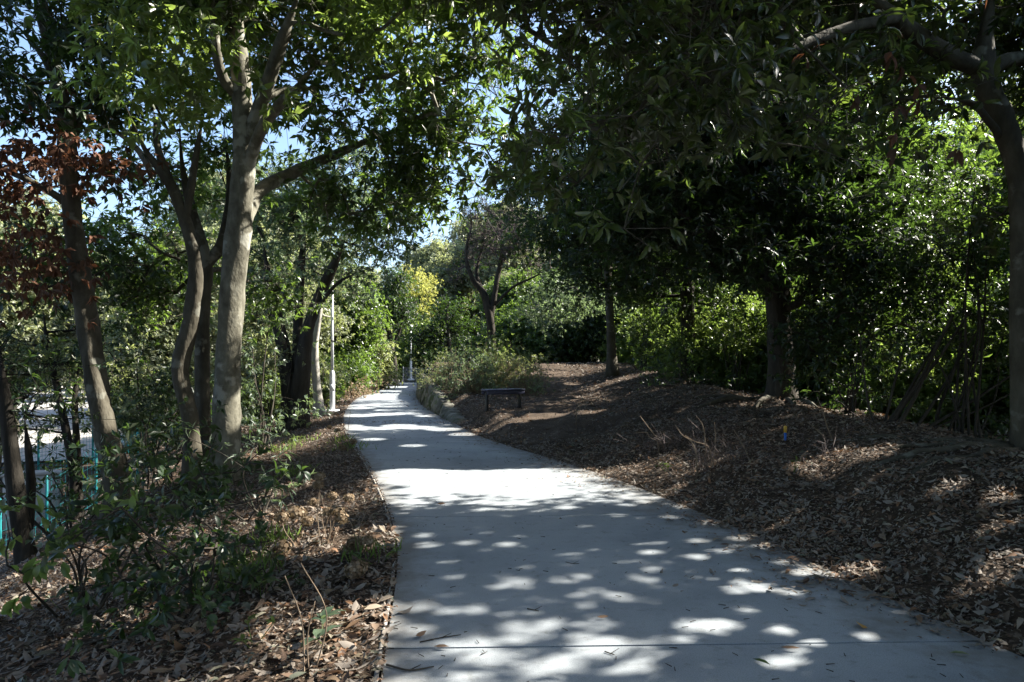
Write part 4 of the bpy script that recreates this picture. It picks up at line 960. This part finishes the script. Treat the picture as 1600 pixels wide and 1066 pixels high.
# ---- dried hydrangea-like flowers on the left bank
def dried_flower(label, px, py, heads, seed):
    R = np.random.default_rng(seed); b = gp(px, py)
    root = tag(empty('dried_flower', b), label, 'flower', 'dried flower heads along the left edge of the path')
    for (hx, hy, r) in heads:
        Y = b[1] + R.normal(0, .06); t = P(hx, hy, Y)
        mb = MB(); a = b + np.append(R.normal(0, .03, 2), -.03)
        s = spline([a, (a + t) / 2 + np.append(R.normal(0, .035, 2), .02), t], 6)
        tube(mb, s, np.linspace(.0045, .0028, len(s)), 5); mb.build('stem', M['twig'], root, b)
        if r > 0:
            r *= 1.25; n = 170; r *= .85; d = unit(R.standard_normal((n, 3)) + [0, 0, .35]); pos = t + d * r * R.uniform(.5, 1, (n, 1)) * [1, 1, .75]
            hm = MB(); put_leaves(hm, pos, unit(np.cross(d, R.standard_normal((n, 3)))), d, np.full(n, r * .42), np.full(n, r * .36), T_MID)
            hm.build('flower_head', M['leaf_tan'], root, b)
    return root
dried_flower('tallest clump of dried tan flower stems on the left bank', 508, 850, [(500, 745, .05), (497, 758, .05), (520, 775, .045), (545, 778, .05), (490, 785, .05), (528, 800, .06), (535, 810, .06), (505, 735, 0), (512, 800, .05)], 1)
dried_flower('dried brown flower clump nearest the path edge', 562, 865, [(556, 850, .08), (575, 845, .06), (590, 770, 0), (545, 860, .07), (530, 790, 0)], 2)
dried_flower('faded brown flower clump left of the tallest dried stems', 465, 850, [(463, 803, .09), (440, 810, .07), (480, 815, .06)], 3)
dried_flower('low rusty flower clump in the sunny streak of leaves', 445, 870, [(440, 858, .09), (425, 870, .07)], 4)
dried_flower('rusty brown flower cluster close to the concrete edge', 560, 905, [(556, 890, .08), (566, 885, .05)], 5)
dried_flower('small dried flower stems farther up the bank', 520, 700, [(515, 668, .05), (528, 672, .05), (523, 660, 0), (512, 675, 0)], 6)
dried_flower('pair of thin dry stems beside the path bend', 545, 720, [(548, 640, 0), (552, 690, .06), (535, 700, .06)], 7)
dried_flower('dry brown flower stalks on the bank above the sunny band', 470, 775, [(468, 755, .08), (450, 765, .06)], 8)
dried_flower('bent straw stalks low in front of the camera', 478, 1050, [(445, 900, 0), (492, 940, 0), (470, 880, 0)], 9)

# sunny bed of tan leaves by the far left edge of the path
for i, (px, Y, r) in enumerate([(560, 33, .9), (575, 36, 1.0), (590, 39.5, .9), (548, 30, .7)]):
    b = P0(px, Y); b[0] -= .2
    bush(['dry tan plants in the sun beyond the lamp post', 'sunlit straw coloured plants at the far left edge of the path', 'tan plants beside the far wire fence', 'low dry plants nearest the lamp post'][i],
         b, [wblob(b + [0, 0, .3], r, r, .35)], M['leaf_tan'], M['twig'], 150 + i, group='dry tan plants along the far edge', dens=50, kw=dict(ln=.1, wd=.05, whorls=2, per=5), name='dry_plant', cat='plant')

# ---- the bushy mound behind the bench
for i, (px, py, Y, rx, rz, lab, lf) in enumerate([(720, 575, 23, 1.0, .55, 'grey-green bush on the left of the mound behind the bench', 'leaf_blue'), (765, 565, 23.5, 1.1, .7, 'tallest green bush of the mound behind the bench', 'leaf_lit'), (800, 580, 22.5, .8, .5, 'yellowish bush on the right of the mound behind the bench', 'leaf_olive'), (735, 595, 21.3, .8, .45, 'twiggy low bush closest behind the bench', 'leaf_blue'), (690, 585, 25, .7, .4, 'bush above the stone retaining wall', 'leaf_olive'), (815, 605, 20.8, .4, .3, 'small tuft of greenery right of the bench', 'leaf_blue')]):
    c = P(px, py, Y); b = np.array([c[0], c[1], float(H(c[0], c[1]))])
    ob = bush(lab, b, [wblob(c, rx, .8, rz), wblob(c + [0, -.2, -rz * .6], rx * .8, .6, rz * .6)], M[lf], M['twig'], 160 + i, group='bushes of the mound behind the bench', dens=60, kw=dict(ln=.085, wd=.022, whorls=3, per=7, spread=.14, droop=0), nst=26, rst=.008)
    mb = MB(); R = np.random.default_rng(i)
    n = 170; a = b + np.column_stack([R.normal(0, rx * .45, n), R.normal(0, .35, n), np.zeros(n)]); a[:, 2] = H(a[:, 0], a[:, 1])
    hgt = (c[2] + rz - b[2]) * R.uniform(.4, 1.02, n)
    prisms(mb, a, a + np.column_stack([R.normal(0, .16, n), R.normal(0, .12, n), hgt]), .005, .003, 3)
    mb.build('twigs', M['twig'], ob, b)

# ---- stone retaining wall
wb = np.array([float(xr(23)), 23, 0])
root = tag(empty('retaining_wall', wb), 'curved retaining wall of upright mossy stones on the right edge of the far path', 'wall')
R = np.random.default_rng(17)
yv = 17.2
while yv < 33:
    w = R.uniform(.28, .5)
    x = float(xr(yv)) + .10; hgt = max(.12, float(wallh(yv)) * R.uniform(.92, 1.12) + .05)
    dx = float(xr(yv + .3) - xr(yv - .3)) / .6
    ang = math.atan2(1, dx)
    nx_, nz_ = 10, 7
    v = []
    for iz in range(nz_):
        t = iz / (nz_ - 1)
        for k in range(nx_):
            a = 2 * math.pi * k / nx_
            sq = (abs(math.cos(a)) ** 3.2 + abs(math.sin(a)) ** 3.2) ** (-1 / 3.2)
            tp = 1 - .35 * max(0, t - .55) ** 1.3 / .35
            rx_ = w * .49 * sq * tp * (1 + .07 * R.standard_normal()); ry_ = .22 * sq * tp * (1 + .10 * R.standard_normal())
            p, q = rx_ * math.cos(a), ry_ * math.sin(a)
            v.append((x + p * math.cos(ang) - q * math.sin(ang) + .10 * t, yv + p * math.sin(ang) + q * math.cos(ang), -.1 + t * (hgt + .1) * (1 + .03 * R.standard_normal())))
    q = [[i * nx_ + j, i * nx_ + (j + 1) % nx_, (i + 1) * nx_ + (j + 1) % nx_, (i + 1) * nx_ + j] for i in range(nz_ - 1) for j in range(nx_)]
    mb = MB().add(v, q, [[(nz_ - 1) * nx_ + j for j in range(nx_)]])
    mb.build('stone', M['stone'], root, wb)
    yv += w * .98 * abs(math.sin(ang)) + .02

# ---- bench
bl_, br_ = P(757, 643, 16.6), P(815, 631, 17.1)
c = (bl_ + br_) / 2; ang = math.atan2(br_[1] - bl_[1], br_[0] - bl_[0])
c[2] = float(H(c[0], c[1]))
root = tag(empty('bench', c), 'backless dark navy bench on two posts standing on the leafy bank', 'bench')
topz = CAM_H - (608 - HOR) / F * 16.85
ux = np.array([math.cos(ang), math.sin(ang), 0]); uy = np.array([-ux[1], ux[0], 0])
ctr = np.array([c[0], c[1], 0])
mb = MB(); box(mb, ctr + [0, 0, topz - .02], (.53, .17, .022), ang, .006); mb.build('seat', M['navy'], root, c)
mb = MB(); box(mb, ctr - uy * .15 + [0, 0, topz - .085], (.52, .013, .042), ang, .004); mb.build('apron', M['navy'], root, c)
mb = MB(); box(mb, ctr + uy * .15 + [0, 0, topz - .085], (.52, .013, .042), ang, .004); mb.build('apron', M['navy'], root, c)
for s in (-1, 1):
    p = ctr + ux * s * .46
    g = float(H(p[0], p[1])) - .12
    mb = MB(); box(mb, np.array([p[0], p[1], (g + topz - .044) / 2]), (.026, .05, (topz - .044 - g) / 2), ang, .005); lg = mb.build('leg', M['metal_dark'], root, c)
    mb = MB(); box(mb, np.array([p[0], p[1], topz - .052]), (.05, .135, .007), ang, .002); mb.build('bracket', M['metal_dark'], lg)

# ---- lamp posts
def lamp_post(label, base, h, low=1.25, r0=.085, r1=.05, name='lamp_post'):
    base = np.asarray(base, float)
    root = tag(empty(name, base), label, 'lamp post', 'white lamp posts along the path')
    mb = MB(); box(mb, base + [0, 0, .03], (.22, .22, .05), .2, .01); mb.build('base_plate', M['white_paint'], root, base)
    mb = MB(); tube(mb, [base + [0, 0, .03], base + [0, 0, .05], base + [0, 0, low * .5], base + [0, 0, low], base + [0, 0, low + .09], base + [0, 0, low + .10]], [r0, r0, r0, r0, r1 * 1.05, r1], 16); mb.build('lower_shaft', M['white_paint'], root, base, True)
    mb = MB(); tube(mb, [base + [0, 0, low + .10], base + [0, 0, h * .6], base + [0, 0, h]], [r1, r1 * .92, r1 * .8], 14); mb.build('upper_shaft', M['white_paint'], root, base, True)
    mb = MB(); tube(mb, [base + [0, 0, h - .02], base + [0, 0, h + .06], base + [0, 0, h + .10], base + [0, 0, h + .30], base + [0, 0, h + .36], base + [0, 0, h + .40]], [.05, .09, .14, .16, .10, .02], 16)
    lh = mb.build('lamp_head', M['white_paint'], root, base, True)
    mb = MB(); tube(mb, [base + [0, 0, low * .55], base + [0, 0, low * .55 + .22]], [r0 * 1.03, r0 * 1.03], 16); mb.build('access_cover', M['white_paint'], root, base)
    mb = MB(); tube(mb, [base + [0, 0, h * .5], base + [0, 0, h * .5 + .05]], [r1 * 1.1, r1 * 1.1], 14); mb.build('band', M['metal_dark'], root, base)
    return root
b = P(519, 640, 22.0); b[2] = float(H(b[0], b[1]))
lamp_post('white lamp post with thick lower shaft standing at the left edge of the path', b, 4.55)
b = P0(642, 47, 594); lamp_post('distant white lamp post beyond the far bend of the path', b, 3.4)
b = P0(575, 42, 601); lamp_post('short white post half hidden by bushes beside the far wire fence', b, 2.2)
mesh_fence('wire_fence', 'grey wire fence at the far left edge of the path', [P0(578, 42.5), P0(590, 44), P0(598, 46)], 1.1, M['galv'], .08, .08, .006, .035)
mesh_fence('wire_fence', 'low grey-green wire fence at the very end of the path', [P0(630, 52, 597), P0(650, 53, 597), P0(670, 54, 597)], 1.1, M['galv'], .1, .1, .007, .035)
b = P0(605, 44.5, 603); mb = MB(); box(mb, b + [0, 0, .32], (.42, .3, .36), .1, .04); box(mb, b + [0, 0, .70], (.46, .34, .03), .1, .015)
tag(mb.build('stone_block', M['metal_dark'], None, b), 'dark low block beside the trunk at the far bend', 'block')
for i, px in enumerate((623, 629)):
    b = P0(px, 45.5, 602); mb = MB(); tube(mb, [b + [0, 0, -.2], b + [0, 0, .3], b + [0, 0, .34], b + [0, 0, .36]], [.07, .07, .06, .02], 10)
    tag(mb.build('wooden_stake', M['concrete_raw'], None, b), 'short pale stake at the foot of the dome-crowned tree, ' + ['next to the trunk', 'on the path side'][i], 'stake', 'short stakes at the far bend')

# ---- dry twigs and little plants on the right bank
def dry_shrub(label, px, py, sticks, seed, fine=40, spreadx=.25, h=.4):
    R = np.random.default_rng(seed); b = gp(px, py)
    root = tag(empty('dry_shrub', b), label, 'dry shrub', 'dry twiggy plants on the right bank')
    mb = MB()
    for pts in sticks:
        Y = b[1] + R.normal(0, .08)
        s = spline([P(x, y, Y) for x, y in pts], 6); s[0, 2] = float(H(s[0, 0], s[0, 1])) - .03
        tube(mb, s, np.linspace(.010, .004, len(s)), 5)
    if mb.n: mb.build('stalks', M['twig'], root, b)
    fm = MB(); a = b + np.column_stack([R.normal(0, spreadx, fine), R.normal(0, .15, fine), np.zeros(fine)]); a[:, 2] = H(a[:, 0], a[:, 1]) - .02
    m = a + np.column_stack([R.normal(0, .10, fine), R.normal(0, .08, fine), h * R.uniform(.4, .7, fine)])
    e = m + np.column_stack([R.normal(0, .14, fine), R.normal(0, .1, fine), h * R.uniform(.2, .5, fine)])
    prisms(fm, a, m, .004, .003, 3); prisms(fm, m, e, .003, .0018, 3)
    prisms(fm, m, m + (e - m) * .7 + .12 * R.standard_normal(m.shape), .0025, .0015, 3)
    fm.build('twigs', M['twig_purple'], root, b)
dry_shrub('tall pale crooked dry stalks on the right bank', 1105, 735, [[(1104, 728), (1102, 690), (1098, 665), (1088, 650)], [(1112, 735), (1108, 700), (1085, 690), (1070, 680)], [(1113, 735), (1118, 690), (1116, 660)], [(1090, 715), (1080, 690), (1066, 680), (1055, 664)]], 1, 26, .22, .4)
dry_shrub('bushy grey dry twigs left of the crooked stalks', 1050, 700, [[(1030, 690), (1015, 683), (1010, 676), (990, 677)], [(1040, 700), (1015, 670), (1000, 650)]], 2, 60, .35, .34)
dry_shrub('single slanting dry stalk below the thick straight trunk', 1165, 722, [[(1175, 725), (1160, 695), (1147, 672)]], 3, 16, .2, .3)
dry_shrub('long thin stalk standing against the dark thicket', 1302, 690, [[(1302, 690), (1292, 665), (1285, 640), (1277, 620)], [(1292, 685), (1262, 660)]], 4, 14, .2, .3)
dry_shrub('fine grey twigs near the bench end of the earth path', 945, 672, [[(900, 640), (905, 632), (912, 630)]], 5, 60, .6, .25)
dry_shrub('fallen dry sprig low on the right bank', 1255, 725, [[(1250, 715), (1262, 705)]], 6, 16, .2, .2)
b = gp(1227, 688); root = tag(empty('marker_stake', b), 'small blue marker stake with a yellow top on the right bank', 'stake')
mb = MB(); tube(mb, [b + [0, 0, -.1], b + [0, 0, .10]], [.016, .016], 8); mb.build('shaft', M['blue_plastic'], root, b)
mb = MB(); tube(mb, [b + [0, 0, .10], b + [0, 0, .18], b + [0, 0, .19]], [.02, .022, .01], 8); mb.build('cap', M['yellow_plastic'], root, b)

# ---- green seedlings on the banks
def seedling(label, px, py, n, ln, wd, leaf, seed, h=.12, group='green seedlings among the fallen leaves'):
    R = np.random.default_rng(seed); b = gp(px, py)
    root = tag(empty('seedling', b), label, 'plant', group)
    mb = MB(); st = MB()
    k = max(3, n // 5)
    top = b + np.column_stack([R.normal(0, h * .6, k), R.normal(0, h * .6, k), h * R.uniform(.5, 1.2, k)])
    prisms(st, np.repeat(b[None] - [0, 0, .03], k, 0), top, .004, .0025, 4)
    pos = np.repeat(top, 5, 0); m = len(pos)
    d = unit(np.column_stack([R.standard_normal(m), R.standard_normal(m), R.uniform(-.1, .5, m)]))
    put_leaves(mb, pos, d, np.tile([0, 0, 1.], (m, 1)), ln * R.uniform(.7, 1.2, m), wd * R.uniform(.8, 1.2, m), T_HI)
    st.build('stem', M['grass'], root, b); mb.build('foliage', leaf, root, b)
for a in [('bright green seedling on the sunny left bank', 408, 935, 15, .09, .045, M['leaf_lit'], 1), ('pale grey-green large-leaved seedling low on the left bank', 505, 1000, 12, .13, .055, M['leaf_blue'], 2),
          ('seedling beside the dried flowers near the concrete edge', 590, 880, 10, .06, .03, M['leaf_lit'], 3), ('small green plant in front of the evergreen shrub', 395, 1010, 12, .07, .03, M['leaf_lit'], 4),
          ('green plant on the right bank below the crooked stalks', 1045, 738, 14, .09, .04, M['leaf'], 5), ('seedling left of the large-leaved shrub', 100, 955, 8, .06, .03, M['leaf_lit'], 6),
          ('tiny plant below the single slanting stalk', 1240, 738, 8, .06, .025, M['leaf_lit'], 7), ('plants at the foot of the dark three-stemmed trunk', 470, 690, 20, .1, .035, M['grass'], 8)]:
    seedling(*a)
# grass tufts on the left bank
gm = MB(); R = np.random.default_rng(33)
for px, py, n in [(440, 705, 90), (465, 692, 50), (395, 900, 60), (375, 890, 60), (450, 745, 80), (550, 700, 60), (345, 925, 40), (600, 610, 50), (535, 690, 50), (425, 850, 60), (575, 872, 30)]:
    b = gp(px, py); sp = .05 + .012 * b[1]
    a = b + np.column_stack([R.normal(0, sp, n), R.normal(0, sp, n), np.zeros(n)]); a[:, 2] = H(a[:, 0], a[:, 1]) - .01
    d = unit(np.column_stack([R.normal(0, .5, n), R.normal(0, .5, n), np.ones(n)]))
    put_leaves(gm, a, d, unit(R.standard_normal((n, 3)) * [1, 1, .1]), R.uniform(.08, .22, n), np.full(n, .008), T_MID)
tag(gm.build('grass', M['grass']), 'thin green grass blades on the left bank', 'grass', kind='stuff')

# ------------------------------------------------------------------ fallen leaves
R = np.random.default_rng(99)
def litter(mb, n, xa, xb, ya, yb, ln, tmpl, fn):
    X = R.uniform(xa, xb, n); Y = R.uniform(ya, yb, n)
    k = (np.abs(X) < .80 * Y + 1.2); X, Y = X[k], Y[k]
    k = R.random(len(X)) < fn(X, Y); X, Y = X[k], Y[k]; n = len(X)
    e = .05
    gx = (H(X + e, Y) - H(X - e, Y)) / (2 * e); gy = (H(X, Y + e) - H(X, Y - e)) / (2 * e)
    inside = (X > xl(Y)) & (X < xr(Y))
    gx[inside] = 0; gy[inside] = 0
    nrm = unit(np.column_stack([-np.clip(gx, -1, 1), -np.clip(gy, -1, 1), np.ones(n)]) + np.where(inside, .12, .36)[:, None] * R.standard_normal((n, 3)))
    a = R.uniform(0, 6.28, n); ax = np.column_stack([np.cos(a), np.sin(a), np.zeros(n)]); ax = unit(ax - nrm * (ax * nrm).sum(1, keepdims=True))
    Z = np.where(inside, .004, H(X, Y)) + np.where(inside, .004 + .012 * R.random(n), .004 + .035 * R.random(n))
    flip = np.where(R.random(n) < .5, 1, -1)[:, None]
    L_ = ln * R.uniform(.55, 1.3, n)
    put_leaves(mb, np.column_stack([X, Y, Z]) - ax * L_[:, None] * .5, ax, nrm * flip, L_, L_ * R.uniform(.3, .5, n), tmpl, R.normal(0, .35, n))
def dens_out(X, Y):
    a, b = xl(Y), xr(Y)
    d = np.maximum(a - X, X - b)
    f = np.where(d > 0, 1.0, np.where(X - b > -.5 * (X > (a + b) / 2), 0.95 * np.exp(-(np.maximum(-d, 0) / .07) ** 1) * (X > (a + b) / 2) + .5 * np.exp(-np.maximum(-d, 0) / .02), 0.0))
    inn = (d <= 0)
    right = (b - X) < (X - a)
    f = np.where(inn, np.where(right, .95 * np.exp(-np.maximum(b - X, 0) / (.15 + .13 * np.sin(2.3 * Y) * np.sin(.9 * Y + 1) + .04 * np.sin(7.1 * Y)).clip(.025)), .5 * np.exp(-np.maximum(X - a, 0) / .015)), 1.0)
    trod = np.exp(-((X - dirt_c(Y)) / .75) ** 2) * (Y > 12.0) * (X > b)
    cl = .5 + .3 * np.sin(1.9 * X + .7 * Y) * np.sin(1.4 * Y - .8 * X + 2) + .3 * np.sin(5.3 * X - 2.1 * Y) * np.sin(4.7 * Y + 1.7 * X + 1) + .2 * np.sin(11 * X + 5 * Y) * np.sin(9 * Y - 4 * X)
    f = f * (1 - .88 * trod) * np.where(inn, 1, np.clip(.45 + 1.0 * cl, .3, 1))
    f = np.where(inn & (np.abs(Y - 17.3) < .9), np.maximum(f, .55 * np.exp(-((Y - 17.3) / .5) ** 2)), f)
    return f
lt = MB()
litter(lt, 7000, -7, -.2, 2.4, 6.5, .10, T_HI, dens_out)
litter(lt, 30000, -7, -.2, 2.4, 6.5, .038, T_MID, dens_out)
litter(lt, 9000, .5, 7, 2.4, 6.5, .085, T_HI, dens_out)
litter(lt, 42000, .5, 7, 2.4, 6.5, .034, T_MID, dens_out)
litter(lt, 20000, -10, 10, 6.5, 12, .078, T_MID, dens_out)
litter(lt, 80000, -10, 10, 6.5, 12, .038, T_LO, dens_out)
litter(lt, 45000, -13, 12, 12, 20, .07, T_MID, dens_out)
litter(lt, 40000, -14, 14, 20, 40, .11, T_LO, dens_out)
tag(lt.build('leaf_litter', M['litter']), 'layer of brown and grey fallen leaves on both banks', 'fallen leaves', kind='stuff')
# crumbs and bits of twig on the concrete
cb = MB(); n = 420
Y = 3 + 22 * R.random(n) ** 1.6; t = R.random(n); X = xl(Y) * (1 - t) + xr(Y) * t
a = np.column_stack([X, Y, np.full(n, .006)]); ang = R.uniform(0, 3.14, n); l_ = R.uniform(.006, .045, n)
prisms(cb, a, a + np.column_stack([np.cos(ang) * l_, np.sin(ang) * l_, np.full(n, .002)]), .0028, .0018, 4)
tag(cb.build('plant_debris', M['bark_dark']), 'tiny crumbs and twig bits strewn over the concrete path', 'debris', kind='stuff')

def ground_leaf(label, px, py, ln, wd, mat, ang, tilt=.3, curl=.5):
    p = gp(px, py); p[2] = .012
    mb = MB(); ax = np.array([[math.cos(ang), math.sin(ang), .12]])
    put_leaves(mb, p[None] - ax * ln / 2, ax, unit(np.array([[.2 * tilt, -tilt, 1.]])), np.array([ln]), np.array([wd]), T_HI, np.array([curl]))
    tag(mb.build('fallen_leaf', mat, None, p), label, 'leaf', 'single leaves lying on the concrete path')
ground_leaf('amber yellow leaf upright on the joint line at the right', 1345, 992, .075, .075, M['leaf_amber'], 1.4, 1.6, .1)
ground_leaf('curled brown leaf on the joint line near the left edge', 657, 1008, .085, .032, M['litter'], .9, .8, .9)
ground_leaf('flat reddish brown leaf below the joint line at the left', 690, 1027, .085, .03, M['litter'], -.1, .2, .4)
ground_leaf('brown leaf lying right of the path centre by the joint', 942, 980, .07, .026, M['litter'], .1, .4, .6)
ground_leaf('dark narrow leaf at the bottom right of the path', 1190, 1052, .10, .03, M['leaf_dark'], -.9, .3, .3)
ground_leaf('tan narrow leaf between the joint and the bottom right', 1235, 1032, .10, .028, M['litter'], -.2, .3, .5)
ground_leaf('pale green leaf near the right litter edge', 1500, 1040, .09, .03, M['leaf_olive'], -.4, .2, .2)
ground_leaf('small dry leaf in the middle distance on the path', 690, 796, .10, .04, M['litter'], .2, .5, .6)
def ground_twig(label, pts, r):
    mb = MB(); q = []
    for px, py in pts:
        p = gp(px, py); p[2] = r + .002; q.append(p)
    s = spline(q, 5); tube(mb, s, np.linspace(r, r * .6, len(s)), 6, .1)
    d = s[len(s) // 2]; prisms(mb, [d], [d + [.05, .04, .01]], r * .6, r * .3, 5)
    tag(mb.build('fallen_twig', M['bark_dark'], None, q[0]), label, 'twig', 'dark twigs lying on the concrete path')
ground_twig('long dark twig at the bottom left corner of the path', [(604, 1055), (640, 1063), (678, 1057)], .006)
ground_twig('dark twig lying along the joint line at the left', [(656, 1017), (690, 1010), (720, 1006)], .004)
ground_twig('short straight twig in the middle of the path', [(824, 964), (842, 968)], .004)
ground_twig('thin stick by the right litter edge', [(1200, 866), (1218, 860)], .005)
ground_twig('short twig in a sun spot on the path', [(945, 1034), (960, 1038)], .004)
ground_twig('thin curved twig farther up the path', [(884, 888), (895, 891), (905, 891)], .003)
ground_twig('twig poking over the left edging onto the path', [(595, 985), (622, 996)], .005)
p = gp(641, 842); mb = MB(); put_leaves(mb, np.array([p + [0, 0, .012]]), np.array([[1., .2, .1]]), np.array([[0, -.3, 1.]]), np.array([.07]), np.array([.05]), T_HI, np.array([.9]))
tag(mb.build('paper_scrap', M['paper'], None, p), 'small crumpled white scrap on the left of the path', 'litter')
